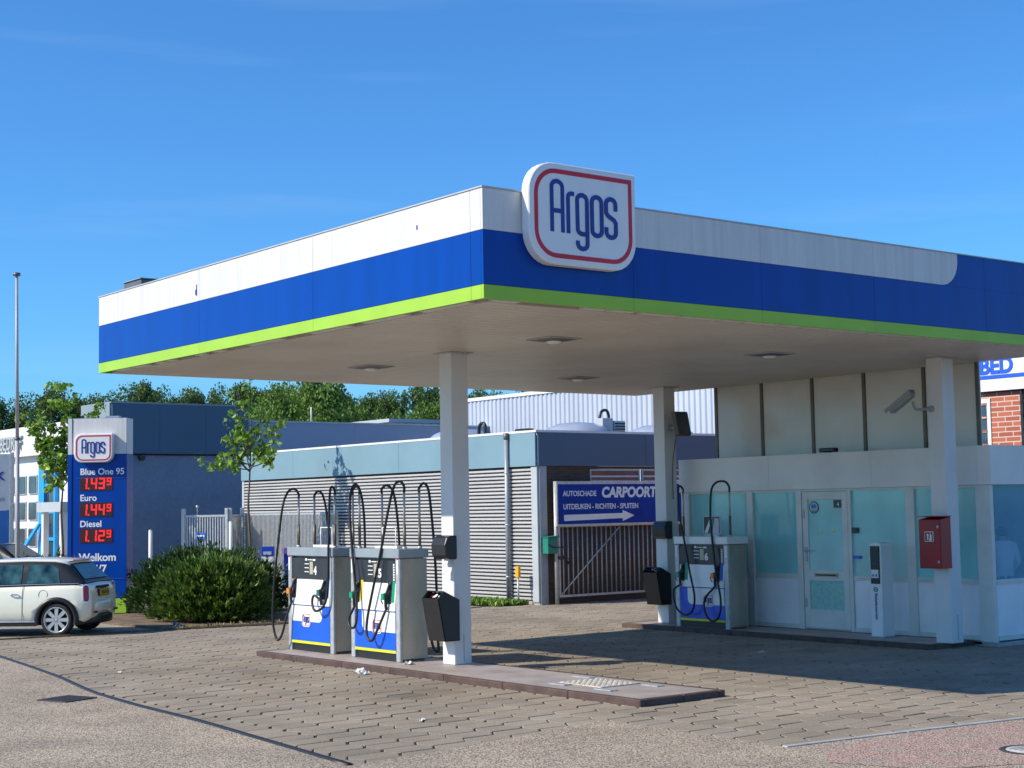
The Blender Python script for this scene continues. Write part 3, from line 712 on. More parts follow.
b = MB(); b.box(-.19, .19, -.004, -.001, .05, .34); b.add([(-.18, -.006, .06), (-.10, -.006, .06), (.02, -.006, .32), (-.03, -.006, .33)], [(0, 1, 2, 3)], 1)
b.add([(-.06, -.008, .05), (.0, -.008, .05), (.08, -.008, .33), (.03, -.008, .33)], [(0, 1, 2, 3)], 2)
b.add([(.01, -.007, .05), (.18, -.007, .05), (.18, -.007, .31), (.08, -.007, .32)], [(0, 1, 2, 3)], 3)
b.build('picture', ['black', 'paper', 'teal', 'boardgrey'], ps, recalc=False)
b = MB(); b.box(-.15, .15, .0, .10, 0, .03); b.build('foot', 'galv', ps)

# ================================================================== COLUMN FITTINGS
def bin_(x, y, label):
    t = thing('waste_bin', (x, y, 0), R(-90), label, 'waste bin', 'black waste bins on canopy columns')
    # profile in (depth towards -y, z): local y negative is outwards
    prof = [(-.002, .42), (-.25, .42), (-.36, 1.00), (-.27, 1.09), (-.002, .96)]
    b = MB(); 
    b.add([(-.19, p[0], p[1]) for p in prof], [tuple(range(5))]); b.add([(.19, p[0], p[1]) for p in prof], [tuple(range(4, -1, -1))])
    b.add([(-.19, *prof[0]), (.19, *prof[0]), (.19, *prof[1]), (-.19, *prof[1])], [(0, 1, 2, 3)])
    b.add([(-.19, *prof[1]), (.19, *prof[1]), (.19, *prof[2]), (-.19, *prof[2])], [(0, 1, 2, 3)])
    b.add([(-.19, *prof[3]), (.19, *prof[3]), (.19, *prof[4]), (-.19, *prof[4])], [(0, 1, 2, 3)])
    bo = b.build('bin_shell', 'black', t)
    so = bo.modifiers.new('s', 'SOLIDIFY'); so.thickness = .012; so.offset = -1
    b = MB(); rn = random.Random(int(x*10))
    for i in range(9):
        cx, cy, cz = rn.uniform(-.13, .13), rn.uniform(-.30, -.18), rn.uniform(.98, 1.05)
        vs = [(cx+rn.uniform(-.06, .06), cy+rn.uniform(-.05, .05), cz+rn.uniform(-.02, .04)) for _ in range(5)]
        b.add(vs, [(0, 1, 2), (0, 2, 3), (0, 3, 4), (1, 2, 4), (2, 3, 4)], rn.choice((0, 0, 0, 1, 2)))
    b.build('litter', ['paper', 'logored', 'labelblue'], t)
    return t
bin_(12.497, 17.43, 'black tapered waste bin full of paper on the sunny column')
bin_(19.617, 20.72, 'black tapered waste bin on the shaded column left of pump 6')
def dispenser(x, y, z, label, paper=True):
    t = thing('towel_dispenser', (x, y, z), R(-90), label, 'towel dispenser', 'paper towel dispensers on canopy columns')
    b = MB(); b.prism(arc(-.09, .05, .05, 270, 180, 4) + arc(-.06, .25, .06, 180, 90, 4) + arc(.0, .29, .02, 90, 0, 2)[0:0] + [(-.002, .31), (-.002, 0)], 'x', -.17, .17) if False else None
    prof = [(-.002, 0), (-.13, .0), (-.20, .05), (-.21, .20), (-.17, .30), (-.10, .325), (-.002, .325)]
    b.prism(prof, 'x', -.17, .17); b.build('housing', 'black', t, bevel=.022, seg=3)
    if paper:
        b = MB(); rn = random.Random(2)
        g = [[(-.02+.05*i+rn.uniform(-.012, .012)-.05*(j > 1)*.5, -.10+rn.uniform(-.02, .02), -.055*j) for i in range(3)] for j in range(5)]
        vs = [p for r_ in g for p in r_]; b.add(vs, [(j*3+i, j*3+i+1, j*3+i+4, j*3+i+3) for j in range(4) for i in range(2)])
        b.build('towel', 'paper', t)
    return t
dispenser(12.497, 17.44, 1.52, 'black paper towel dispenser with a towel hanging out on the sunny column')
dispenser(19.617, 20.62, 1.60, 'black paper towel dispenser on the shaded column left of pump 6', False)
# extinguisher cabinet
t = thing('extinguisher_cabinet', (19.475, 14.53, 1.20), R(-90), 'red fire extinguisher cabinet on the right hand canopy column', 'cabinet')
b = MB(); b.prism([(0, 0), (-.25, 0), (-.25, .73), (0, .77)], 'x', -.20, .20); b.build('box', 'red', t, bevel=.006)
b = MB(); b.box(-.21, .21, -.268, .004, .768, .782); b.build('lid', 'red', t)
b = MB(); b.box(-.185, .185, -.258, -.2515, .02, .71); d = b.build('door', 'red', t, bevel=.003)
b = MB(); b.box(-.085, .075, -.263, -.2585, .40, .55); b.build('pictogram', 'letterwhite', d)
b = MB(); b.box(-.075, .065, -.266, -.2635, .41, .54); b.build('pictogram_field', 'red', d)
b = MB(); b.cyl((.02, -.268, .43), (.02, -.266, .43), .02, n=10)
b.box(-.035, -.012, -.269, -.2665, .425, .49); b.add([(-.05, -.269, .49), (0, -.269, .49), (-.024, -.269, .525)], [(0, 1, 2)]); b.box(.012, .045, -.269, -.2665, .42, .50); b.box(.018, .03, -.269, -.2665, .50, .53)
b.build('pictogram_print', 'letterwhite', d)
b = MB(); b.box(.14, .17, -.266, -.2585, .60, .64); b.box(.14, .17, -.266, -.2585, .08, .12); b.build('hinge', 'galv', d)
# security camera
t = thing('security_camera', (19.475, 14.60, 3.60), 0, 'grey security camera on an arm fixed to the right hand column', 'camera')
b = MB(); b.tube([(0, 0, 0), (-.06, .06, 0), (-.11, .19, 0), (-.12, .23, .05), (-.12, .25, .12)], .022, n=8); b.cyl((.002, -.0, 0), (-.02, .0, 0), .05); b.build('arm', 'camhouse', t)
b = MB()
q = Matrix.Translation((-.12, .46, .12)) @ Euler((0, 0, 0)).to_matrix().to_4x4() @ Matrix.Rotation(R(-31), 4, 'X')
def tb(bb, mtx, x0, x1, y0, y1, z0, z1, m=0):
    v, f = _box8(x0, x1, y0, y1, z0, z1); bb.add([mtx @ Vector(p) for p in v], f, m)
tb(b, q, -.055, .055, -.24, .22, -.05, .05); b.build('housing', 'camhouse', t, bevel=.012)
b = MB(); tb(b, q, -.068, .068, -.26, .30, .053, .062); tb(b, q, -.068, -.062, -.26, .30, 0, .053); tb(b, q, .062, .068, -.26, .30, 0, .053); b.build('sun_shield', 'camhouse', t)
b = MB(); tb(b, q, -.04, .04, .221, .227, -.038, .038); b.build('lens', 'dark', t)
# floodlight on column 2
t = thing('floodlight', (19.76, 20.615, 3.62), 0, 'brown angled floodlight on a bracket high on the column left of pump 6', 'floodlight')
b = MB(); b.tube([(0, 0, 0), (0, -.1, 0), (0, -.2, .02)], .02, n=8); b.box(-.05, .05, -.01, 0.003, -.06, .06); b.build('bracket', 'trimgrey', t)
b = MB(); q = Matrix.Translation((.0, -.30, .06)) @ Matrix.Rotation(R(-12), 4, 'X'); tb(b, q, -.16, .16, -.06, .06, -.22, .22); b.build('housing', 'speaker', t, bevel=.012)
b = MB(); tb(b, q, -.14, .14, -.066, -.0605, -.20, .20); b.build('lamp_glass', 'darkglass', t)
b = MB(); b.tube([(0, -.2, -.02), (.03, -.10, -.25), (.02, -.03, -.7), (.02, -.02, -1.3)], .008, n=6); b.build('cable', 'black', t)

# ================================================================== TERMINAL
t = thing('payment_terminal', (19.62, 15.90, .08), R(-90), 'narrow white payment pillar with dark card reader before the shop', 'payment terminal')
b = MB(); b.box(-.17, .17, -.02, .34, 0, .012); b.build('base_plate', 'grey_metal', t)
b = MB(); b.prism([(-.115, .012), (-.115, 1.44), (-.10, 1.47), (.02, 1.49), (.09, 1.475), (.115, 1.43), (.115, .012)][::-1], 'y', 0, .30)
b.v = [(x, y+.02*(1 if y < .1 and z > 1.2 else 0), z) for x, y, z in b.v]
b.build('pillar', 'brightwhite', t, bevel=.012, seg=2)
b = MB(); b.box(-.085, .085, -.006, .03, .84, 1.43); rd = b.build('reader_panel', 'black', t, bevel=.004)
b = MB(); b.box(-.07, .07, -.010, -.0065, .93, 1.06); b.build('instruction_card', 'letterwhite', rd)
b = MB(); b.box(-.045, -.015, -.013, -.0105, .95, .99); b.box(.015, .045, -.013, -.0105, .95, .99); b.build('card_print', 'labelblue', rd)
b = MB(); b.cyl((-.02, -.012, 1.16), (-.02, -.006, 1.16), .012, n=8); b.cyl((.03, -.012, 1.15), (.03, -.006, 1.15), .010, n=8); b.build('button', 'boardblue', rd)
b = MB(); ribbon(b, arc(0, 0, .035, 0, 360, 14)[:-1], .008, lambda u, v, y: (u, -y+.012, v+.75), True, y0=.008, y1=.016); ribbon(b, [(-.02, 0), (.02, 0)], .008, lambda u, v, y: (u, -y+.012, v+.75), y0=.008, y1=.016); b.build('emblem', 'logoblue', t)
text('lettering', 'Betaalautomaat', .066, (-.016, -.0002, .69), (R(90), R(90), 0), 'logoblue', t, .004, .0008)

# ================================================================== SHOP
FX = 20.22
shop = thing('shop_building', (FX, 14.13, 0), 0, 'low white shop with teal glazed front and grey upper storey', 'building')
def S(x, y, z): return (x-FX, y-14.13, z)
YE = 20.84
SXE = 30.0
b = MB()
b.box(0, SXE-FX, -.02, YE-14.13, -.04, .06); b.build('floor', 'concrete', shop)
# band / parapet
b = MB()
for a, c in ((14.13, 14.32), (14.32, 16.35), (16.35, 18.60), (18.60, YE)):
    b.box(-.05, .04, a-14.13+(.0015 if a > 14.2 else -.05), c-14.13-.0015, 2.44, 3.04)
for a, c in ((FX, 22.6), (22.6, 25), (25, 27.5), (27.5, SXE)):
    b.box(a-FX+(.0425 if a == FX else .0015), c-FX-.0015, -.05, .04, 2.44, 3.04)
b.box(.0, SXE-FX, YE-14.13-.04, YE-14.13, 0.06, 3.04)
b.build('parapet', 'shopband', shop, bevel=.003)
for nm, z0, z1, mt_, e in (('roof', 2.95, 3.0, 'grey_metal', .042), ('ceiling', 2.46, 2.48, 'shopin', .05)):
    b = MB(); b.box(e, 1.0, e, YE-14.13-e, z0, z1); b.box(1.0, 3.2, 2.8, YE-14.13-e, z0, z1); b.box(3.2, SXE-FX, e, YE-14.13-e, z0, z1); b.build(nm, mt_, shop)  # gap left in roof and ceiling so daylight reaches the person inside
b = MB(); b.box(1.0, 3.2, .1, 2.8, 3.0, 3.01); b.build('rooflight', 'clearglass', shop)  # clear pane over the gap, an unseen addition to light the interior
b = MB(); b.box(3.5, 3.6, .3, YE-14.13-.05, .06, 2.46); b.box(.3, 3.5, YE-14.13-.3, YE-14.13-.2, .06, 2.46); b.build('inner_wall', 'shopin', shop)
# upper storey: grey panels between bronze strips
UX = 20.94
up_ = [20.58, 19.42, 18.22, 17.07, 15.83, 14.80]
b = MB(); b.box(UX-FX+.02, UX-FX+.07, 14.80-14.13+.02, 20.58-14.13-.02, 3.01, 5.0); b.build('upper_core', 'grey_metal', shop)
for a, c in zip(up_, up_[1:]):
    b = MB(); b.box(UX-FX, UX-FX+.018, c-14.13+.035, a-14.13-.035, 3.02, 5.0); b.build('upper_panel', 'shopupper', shop, bevel=.004)
for y in up_:
    b = MB(); b.box(UX-FX-.018, UX-FX+.018, y-14.13-.032, y-14.13+.032, 3.012, 5.005); b.build('cover_strip', 'bronze', shop)
b = MB(); b.box(UX-FX+.02, UX-FX+.07, 14.80-14.13-.01, 14.80-14.13+.018, 3.02, 5.0); b.build('upper_end_panel', 'shopupper', shop)
# glazed front
def front_bay(y0, y1, glass='winglass'):
    """y0 < y1; glass above, white panel below"""
    b = MB(); b.box(.0, .05, y0-14.13, y1-14.13, .96, 1.0); b.box(-.01, .06, y0-14.13, y1-14.13, .925, .958)
    wf = b.build('window_frame', 'frame', shop, bevel=.003)
    b = MB(); b.box(.022, .030, y0-14.13, y1-14.13, 1.0, 2.40); b.build('pane', glass, wf)
    b = MB(); b.box(.012, .035, y0-14.13+.002, y1-14.13-.002, .15, .924); b.build('wall_panel', 'shopwall', shop, bevel=.002)
    b = MB(); b.box(-.012, .05, y0-14.13, y1-14.13, .085, .148); b.build('bottom_rail', 'frame', shop)
bays = [(14.40, 15.55), (15.72, 16.83), (18.02, 19.03), (19.17, 20.62)]
for a, c in bays: front_bay(a, c)
for a, c in ((14.13, 14.40), (15.55, 15.72), (16.83, 16.90), (17.90, 18.02), (19.03, 19.17), (20.62, YE-.04)):
    b = MB(); b.box(-.022, .06, a-14.13+.001, c-14.13-.001, .06, 2.438); b.build('post', 'frame', shop, bevel=.004)
b = MB(); b.box(-.012, .05, .272, YE-14.13-.1, 2.401, 2.438); b.build('head_rail', 'frame', shop)
b = MB(); b.box(.0, .05, 14.40-14.13, YE-14.13, .02, .084); b.build('sill_base', 'concrete', shop)
# side (−Y) front
b = MB(); b.box(.062, 1.45, .0, .05, .96, 1.0); b.box(.062, 1.45, -.01, .06, .925, .958); wf = b.build('window_frame', 'frame', shop)
b = MB(); b.box(.10, 1.45, .022, .03, 1.0, 2.44); b.build('pane', 'winglass2', wf)
b = MB(); b.box(.062, 1.45, .012, .035, .15, .924); b.build('wall_panel', 'shopwall', shop)
b = MB(); b.box(.062, SXE-FX, -.012, .05, .085, .148); b.build('bottom_rail', 'frame', shop)
b = MB(); b.box(1.452, 1.55, -.02, .06, .06, 2.438); b.build('post', 'frame', shop)
b = MB(); b.box(1.552, SXE-FX, .01, .04, .15, 2.438); b.build('side_wall', 'shopwall', shop)
# door
dy0, dy1 = 16.90-14.13, 17.90-14.13
dr = bpy.data.objects.new('door', None); C.objects.link(dr); dr.parent = shop; dr.location = (0, 0, 0)
b = MB()
b.box(-.012, .04, dy0+.01, dy0+.13, .10, 2.395); b.box(-.012, .04, dy1-.13, dy1-.01, .10, 2.395)
b.box(-.012, .04, dy0+.13, dy1-.13, 2.26, 2.395); b.box(-.012, .04, dy0+.13, dy1-.13, .90, 1.08); b.box(-.012, .04, dy0+.13, dy1-.13, .10, .42)
b.build('door_leaf', 'frame', dr, bevel=.004)
b = MB(); b.box(.01, .018, dy0+.13, dy1-.13, 1.08, 2.26); b.build('door_pane', 'winglass', dr)
b = MB(); b.box(.006, .016, dy0+.13, dy1-.13, .42, .90); b.build('frosted_pane', 'milk', dr)
b = MB(); b.box(-.03, -.0125, dy0+.25, dy1-.25, .965, 1.03); b.box(-.034, -.0305, dy0+.28, dy1-.28, .985, 1.01, 1); b.build('letterbox', ['steel', 'dark'], dr)
b = MB(); b.box(-.03, -.0125, dy1-.10, dy1-.05, 1.22, 1.46); b.tube([(-.03, dy1-.075, 1.40), (-.07, dy1-.075, 1.40), (-.075, dy1-.20, 1.40)], .012, n=6, sub=1); b.build('door_handle', 'galv', dr)
b = MB(); b.box(-.03, -.0125, dy1-.06, dy1-.03, 1.95, 2.10); b.box(-.03, -.0125, dy1-.06, dy1-.03, .45, .6); b.build('hinge', 'galv', dr)
b = MB(); b.cyl((.002, dy1-.26, 2.13), (.009, dy1-.26, 2.13), .105, n=24); st = b.build('door_sticker', 'carblack', dr)
b = MB(); b.cyl((-.001, dy1-.26, 2.13), (.0015, dy1-.26, 2.13), .088, n=24, m=0); b.box(-.004, -.0012, dy1-.31, dy1-.21, 2.12, 2.18, 1); b.box(-.004, -.0012, dy1-.30, dy1-.22, 2.05, 2.08, 2); b.build('sticker_print', ['boardgrey', 'labelblue', 'handlegreen'], dr)
b = MB(); b.box(.002, .009, dy0+.14, dy0+.31, 2.12, 2.25); b.build('dark_sticker', 'carblack', dr)
text('sticker_number', '4', .10, (.0015, dy0+.24, 2.145), (R(90), 0, R(-90)), 'letterwhite', dr, .002, .002)
b = MB(); b.box(.004, .009, dy1-.42, dy1-.36, 1.68, 1.72); b.box(.004, .009, dy1-.70, dy1-.65, 1.71, 1.75); b.build('small_sticker', 'labelyellow', dr)
b = MB(); b.box(-.006, .05, dy0-.02, dy1+.02, .0, .095); b.build('threshold', 'concrete', shop)
# black box on the window between door and terminal; box on the parapet
t = tag(MB().box(-.04, 0, -.07, .07, 0, .05).build('window_bell_box', 'labelblue', bevel=.004), 'small dark blue box low on the glass just right of the shop door', 'box'); t.location = (FX+.02, 16.74, 1.28)
t = tag(MB().box(-.04, 0, -.06, .06, 0, .09).build('window_alarm_box', 'black', bevel=.004), 'small black box at mid height on the glass right of the shop door', 'box'); t.location = (FX+.02, 16.76, 1.70)
t = thing('parapet_lamp', (20.30, 17.38, 3.04), R(-90), 'small black lamp lying on the shop parapet before the grey panels', 'lamp')
b = MB(); b.box(-.16, .16, -.03, .12, .02, .09); b.build('housing', 'black', t, bevel=.015)
b = MB(); b.box(-.04, .04, .0, .08, 0, .02); b.build('foot', 'grey_metal', t)

# person inside, seen through the side window
def person(loc, rz):
    V = [(0, 0, .95), (0, .0, 1.15), (0, .01, 1.38), (0, .01, 1.50), (0, -.02, 1.62), (0, -.02, 1.74),
         (.19, .01, 1.42), (.25, -.03, 1.16), (.20, -.22, 1.04), (.17, -.30, 1.06), (-.19, .01, 1.42), (-.27, -.01, 1.15), (-.24, -.20, 1.02), (-.20, -.30, 1.03),
         (.10, 0, .90), (.11, -.02, .50), (.11, .02, .08), (.12, -.13, .04), (-.10, 0, .90), (-.12, .0, .50), (-.13, .03, .08), (-.14, -.12, .04)]
    E = [(0, 1), (1, 2), (2, 3), (3, 4), (4, 5), (2, 6), (6, 7), (7, 8), (8, 9), (2, 10), (10, 11), (11, 12), (12, 13), (0, 14), (14, 15), (15, 16), (16, 17), (0, 18), (18, 19), (19, 20), (20, 21)]
    Rr = [.15, .15, .17, .065, .085, .085, .075, .052, .04, .035, .075, .052, .04, .035, .09, .065, .045, .035, .09, .065, .045, .035]
    root = thing('person', loc, rz, 'person in a pale blue shirt standing inside behind the side window', 'person')
    me = bpy.data.meshes.new('body'); me.from_pydata(V, E, [])
    o = bpy.data.objects.new('body', me); C.objects.link(o); o.parent = root
    sk = o.modifiers.new('skin', 'SKIN')
    for i, r_ in enumerate(Rr): me.skin_vertices[0].data[i].radius = (r_*(1.15 if i in (1, 2) else 1), r_*(.75 if i in (0, 1, 2) else 1))
    me.skin_vertices[0].data[0].use_root = True
    o.modifiers.new('sub', 'SUBSURF').levels = 2; o.modifiers['sub'].render_levels = 2
    bpy.context.view_layer.update()
    ev = bpy.data.meshes.new_from_object(o.evaluated_get(bpy.context.evaluated_depsgraph_get()))
    o.modifiers.clear(); o.data = ev; ev.materials.clear()
    for m_ in ('skin', 'shirt', 'trousers', 'hair'): ev.materials.append(M[m_])
    for p in ev.polygons:
        c = p.center; p.use_smooth = True
        arm = abs(c.x) > .16 and c.z > .95
        if c.z > 1.72 or (c.z > 1.58 and c.y > .0): p.material_index = 3
        elif c.z > 1.50: p.material_index = 0
        elif arm and c.y < -.24: p.material_index = 0
        elif c.z > .93: p.material_index = 1
        elif c.z < .10: p.material_index = 3
        else: p.material_index = 2
    b = MB()
    for hx, s_ in ((.165, 1), (-.195, -1)):
        for k in range(4): b.tube([(hx-.028+.018*k, -.31, 1.04), (hx-.03+.019*k, -.36, 1.035), (hx-.028+.018*k, -.38, 1.01)], .009, n=6, sub=3)
        b.tube([(hx-s_*.03, -.30, 1.05), (hx-s_*.055, -.33, 1.06), (hx-s_*.05, -.36, 1.05)], .01, n=6, sub=3)
    b.build('fingers', 'skin', root)
    b = MB(); b.lathe([(.001, -.115), (.012, -.108), (.014, -.095)], (0, 0, 1.665), axis='y', n=8); b.tube([(-.02, -.098, 1.62), (.02, -.098, 1.62)], .006, n=6, sub=1); b.build('face_detail', 'skin', root)
    return root
person((21.30, 14.72, .06), R(150))

# ================================================================== PRICE PYLON
PYR = R(140)
# front plane: near-right corner at (14.45,32.42); local x runs to the right in the picture
PW, PT, PH = 1.32, .50, 4.36
rz = R(-40)
px = Vector((math.cos(rz), math.sin(rz), 0)); py = Vector((-math.sin(rz), math.cos(rz), 0))
ctr = Vector((14.42, 32.40, 0)) - px*PW/2
t = thing('price_pylon', ctr, rz, 'tall blue price pylon with white top, logo and red fuel prices', 'price sign')
a = PW/2
b = MB(); b.box(-a+.10, a, 0.0, PT, .37, 3.55, 0); b.box(-a+.10, a, 0, PT, 3.551, PH, 1); b.build('pylon_box', ['blue', 'white'], t, bevel=.006)
b = MB(); b.box(-a, -a+.097, -.015, PT, .37, 3.55, 0); b.box(-a, -a+.097, -.015, PT, 3.551, PH, 1); b.build('pylon_side_post', ['blue', 'white'], t, bevel=.006)
b = MB(); b.box(-a, a, -.004, PT-.004, .05, .367); b.build('lime_base', 'green', t, bevel=.004)
b = MB(); b.box(-a+.1, a-.05, .05, PT-.05, 0, .05); b.build('foot', 'dark', t)
b = MB(); b.box(-a+.20, a-.05, -.012, -.001, .80, .81); b.box(-a+.20, a-.04, -.012, -.001, 3.02, 3.03); b.build('panel_seam', 'boardblue', t)
b = MB(); b.box(.15, .45, .1, .3, PH, PH+.05); b.build('top_fitting', 'grey_metal', t)
lg = bpy.data.objects.new('logo', None); C.objects.link(lg); lg.parent = t; lg.location = (-.04, 0.0, 3.37)
argos_panel(lg, .86, .64, .16, r=.28, logo_scale=.235)
SEG = {'0': 'abcdef', '1': 'bc', '2': 'abged', '3': 'abgcd', '4': 'fgbc', '9': 'abcdfg'}
def seven(b, ch, x, z, w, h, tk):
    s_ = SEG[ch]; g = tk*.12
    def add(x0, x1, z0, z1): b.box(x0+.04*(z0-z)*2, x1+.04*(z0-z)*2, -.014, -.0105, z0, z1)
    if 'a' in s_: add(x+g, x+w-g, z+h-tk, z+h)
    if 'd' in s_: add(x+g, x+w-g, z, z+tk)
    if 'g' in s_: add(x+g, x+w-g, z+h/2-tk/2, z+h/2+tk/2)
    if 'f' in s_: add(x, x+tk, z+h/2+g, z+h-g)
    if 'b' in s_: add(x+w-tk, x+w, z+h/2+g, z+h-g)
    if 'e' in s_: add(x, x+tk, z+g, z+h/2-g)
    if 'c' in s_: add(x+w-tk, x+w, z+g, z+h/2-g)
for z, nm, pr in ((2.75, 'Blue One 95', '143'), (2.17, 'Euro', '144'), (1.595, 'Diesel', '112')):
    text('grade_name', nm, .195, (-.385, -.001, z+.355), FRONT, 'letterwhite', t, .008, .004)
    b = MB(); b.box(-.385, .35, -.010, -.001, z, z+.315); ds = b.build('price_display', 'ledoff', t, bevel=.004)
    b = MB(); x = -.36
    for dg, dx, dz, dw, dh, tk in ((pr[0], 0, .035, .14, .245, .034), (pr[1], .215, .035, .14, .245, .034), (pr[2], .39, .035, .14, .245, .034), ('9', .575, .115, .10, .165, .026)):
        b = MB(); seven(b, dg, x+dx, z+dz, dw, dh, tk); b.build('price_digit', 'led', ds)
    b = MB(); b.box(x+.155, x+.19, -.014, -.0105, z+.03, z+.065); b.build('price_point', 'led', ds)
text('welcome_text', 'Welkom', .235, (-.40, -.001, 1.20), FRONT, 'letterwhite', t, .008, .006)
text('opening_text', '24/7', .235, (-.20, -.001, .945), FRONT, 'letterwhite', t, .008, .006)

# ================================================================== CARS
def loft(b, rings, m=0, smooth=True, close=True):
    n = len(rings[0]); vs = [p for r_ in rings for p in r_]
    b.add(vs, [(i*n+k, i*n+k+1, (i+1)*n+k+1, (i+1)*n+k) for i in range(len(rings)-1) for k in range(n-1)], m, smooth)
    o = len(b.v)-len(vs)
    if close:
        b.f += [tuple(o+k for k in range(n)), tuple(o+(len(rings)-1)*n+k for k in range(n-1, -1, -1))]; b.mi += [m, m]; b.sm += [False, False]
def lerp(tab, x):
    for (a, va), (b_, vb) in zip(tab, tab[1:]):
        if x <= b_:
            t_ = (x-a)/(b_-a); t_ = max(0, min(1, t_)); return va+(vb-va)*t_
    return tab[-1][1]
def car(loc, rz, paint, roofm, label, group=None, full=True):
    """x runs from rear bumper (0) to nose, y across, z up; origin below the rear bumper"""
    t = thing('parked_car', loc, rz, label, 'car', group)
    W = .84
    wt = [(0, .66), (.06, .75), (.25, .815), (.6, .84), (2.9, .84), (3.3, .80), (3.55, .70), (3.70, .50)]
    zt_ = [(0, .60), (.03, .80), (.07, .93), (.14, .955), (.6, .945), (2.6, .90), (2.75, .92), (3.3, .86), (3.55, .78), (3.66, .66), (3.70, .5)]
    zb_ = [(0, .34), (.12, .24), (.4, .20), (3.2, .20), (3.55, .24), (3.70, .34)]
    xs = [0, .02, .05, .09, .14, .22, .32, .45, .6, .8, 1.1, 1.5, 1.9, 2.3, 2.6, 2.75, 2.9, 3.1, 3.25, 3.4, 3.5, 3.6, 3.66, 3.70]
    rings = []
    for x in xs:
        w_, zt2, zb2 = lerp(wt, x), lerp(zt_, x), lerp(zb_, x); h = zt2-zb2
        half = [(w_*.90, zb2), (w_*.975, zb2+.06), (w_, zb2+h*.35), (w_*.995, zb2+h*.62), (w_*.965, zb2+h*.85), (w_*.925, zb2+h*.97), (w_*.80, zt2)]
        rings.append([(x, 0, zb2)] + [(x, q, z) for q, z in half] + [(x, 0, zt2+.015)] + [(x, -q, z) for q, z in half[::-1]] + [(x, 0, zb2)])
    b = MB(); loft(b, rings); body = b.build('body', [paint, 'carblack'], t)
    # cut the wheel openings
    cut = MB()
    for x in (.60, 3.05):
        for s_ in (-1, 1): cut.cyl((x, s_*.60, .30), (x, s_*.95, .30), .345, n=40)
    co = cut.build('c', 'dark'); md = body.modifiers.new('b', 'BOOLEAN'); md.object = co; md.operation = 'DIFFERENCE'; md.solver = 'EXACT'
    bpy.context.view_layer.update()
    body.parent = None; bpy.context.view_layer.update()
    ev = bpy.data.meshes.new_from_object(body.evaluated_get(bpy.context.evaluated_depsgraph_get()))
    body.modifiers.clear(); body.data = ev; body.parent = t
    ev.materials.clear(); ev.materials.append(M[paint]); ev.materials.append(M['carblack'])
    for p in ev.polygons: p.material_index = 1 if (p.center.z < .26 or (abs(p.center.y) < .7 and p.center.z < .6 and .2 < p.center.x < 3.4)) else 0
    bpy.data.objects.remove(co)
    # greenhouse
    gx = [.10, .16, .25, .40, .52, .7, 1.2, 1.8, 2.15, 2.3, 2.5, 2.7, 2.82]
    zt3 = [(.10, .965), (.16, 1.02), (.25, 1.11), (.40, 1.26), (.52, 1.35), (.7, 1.378), (1.2, 1.39), (1.8, 1.38), (2.15, 1.35), (2.3, 1.28), (2.5, 1.14), (2.7, 1.01), (2.82, .93)]
    rings = []
    for x in gx:
        zt4 = lerp(zt3, x); zb4 = lerp(zt_, x)-.03; wb = lerp(wt, x)*.925; f = (zt4-zb4)/.44
        wt4 = wb-.13*min(1, f)
        half = [(wb, zb4), (wb-(wb-wt4)*.5, (zb4+zt4)/2), (wt4, zt4-.03*min(1, f)), (wt4-.07, zt4)]
        rings.append([(x, q, z) for q, z in half] + [(x, 0, zt4+.02*min(1, f))] + [(x, -q, z) for q, z in half[::-1]])
    b = MB(); loft(b, rings); b.build('greenhouse', 'carblack', t)
    # roof cap
    rr = []
    for x in (.44, .47, .56, .7, 1.2, 1.8, 2.10, 2.18):
        z = lerp(zt3, x)+.022+(-.02 if x in (.44, 2.18) else 0)+(.02 if x <= .47 else 0); w_ = lerp(wt, x)*.925-.13+.006
        if x <= .47: w_ -= .03
        rr.append([(x, w_, z-.05), (x, w_-.005, z-.02), (x, w_-.08, z+.003), (x, 0, z+.02), (x, -w_+.08, z+.003), (x, -w_+.005, z-.02), (x, -w_, z-.05)])
    b = MB(); loft(b, rr, close=False); ro = b.build('roof', roofm, t); so = ro.modifiers.new('s', 'SOLIDIFY'); so.thickness = .02
    # side windows, a thin glass sheet following the greenhouse
    def side(x, z, s_):
        wb = lerp(wt, x)*.925; zb4 = lerp(zt_, x)-.03; zt4 = lerp(zt3, x); f = min(1, (zt4-zb4)/.44); wt4 = wb-.13*f
        return (x, s_*(wb-(wb-wt4)*min(1, (z-zb4)/(zt4-.03*f-zb4))+.008), z)
    for s_ in (-1, 1):
        for pts in ([(.56, .97), (1.19, .965), (1.19, 1.31), (.74, 1.30), (.62, 1.22)], [(1.30, .965), (2.42, .95), (2.28, 1.12), (2.08, 1.29), (1.30, 1.31)]):
            b = MB(); b.add([side(x, z, s_) for x, z in pts], [tuple(range(len(pts)))]); g = b.build('side_window', 'carglass', t, recalc=False)
            so = g.modifiers.new('s', 'SOLIDIFY'); so.thickness = .006; so.offset = 0
    b = MB(); b.add([(.165, -.60, 1.02), (.165, .60, 1.02), (.42, .50, 1.278), (.42, -.50, 1.278)], [(0, 1, 2, 3)]); 
    g = b.build('rear_window', 'carglass', t, recalc=False); g.location = (-.012, 0, .012); so = g.modifiers.new('s', 'SOLIDIFY'); so.thickness = .006
    b = MB(); b.add([(2.20, -.52, 1.335), (2.20, .52, 1.335), (2.78, .66, .975), (2.78, -.66, .975)], [(0, 1, 2, 3)]); g = b.build('windscreen', 'darkglass', t, recalc=False); g.location = (.018, 0, .012); so = g.modifiers.new('s', 'SOLIDIFY'); so.thickness = .006
    b = MB(); b.box(.40, .58, -.52, .52, 1.362, 1.384); b.build('spoiler', roofm, t, bevel=.01)
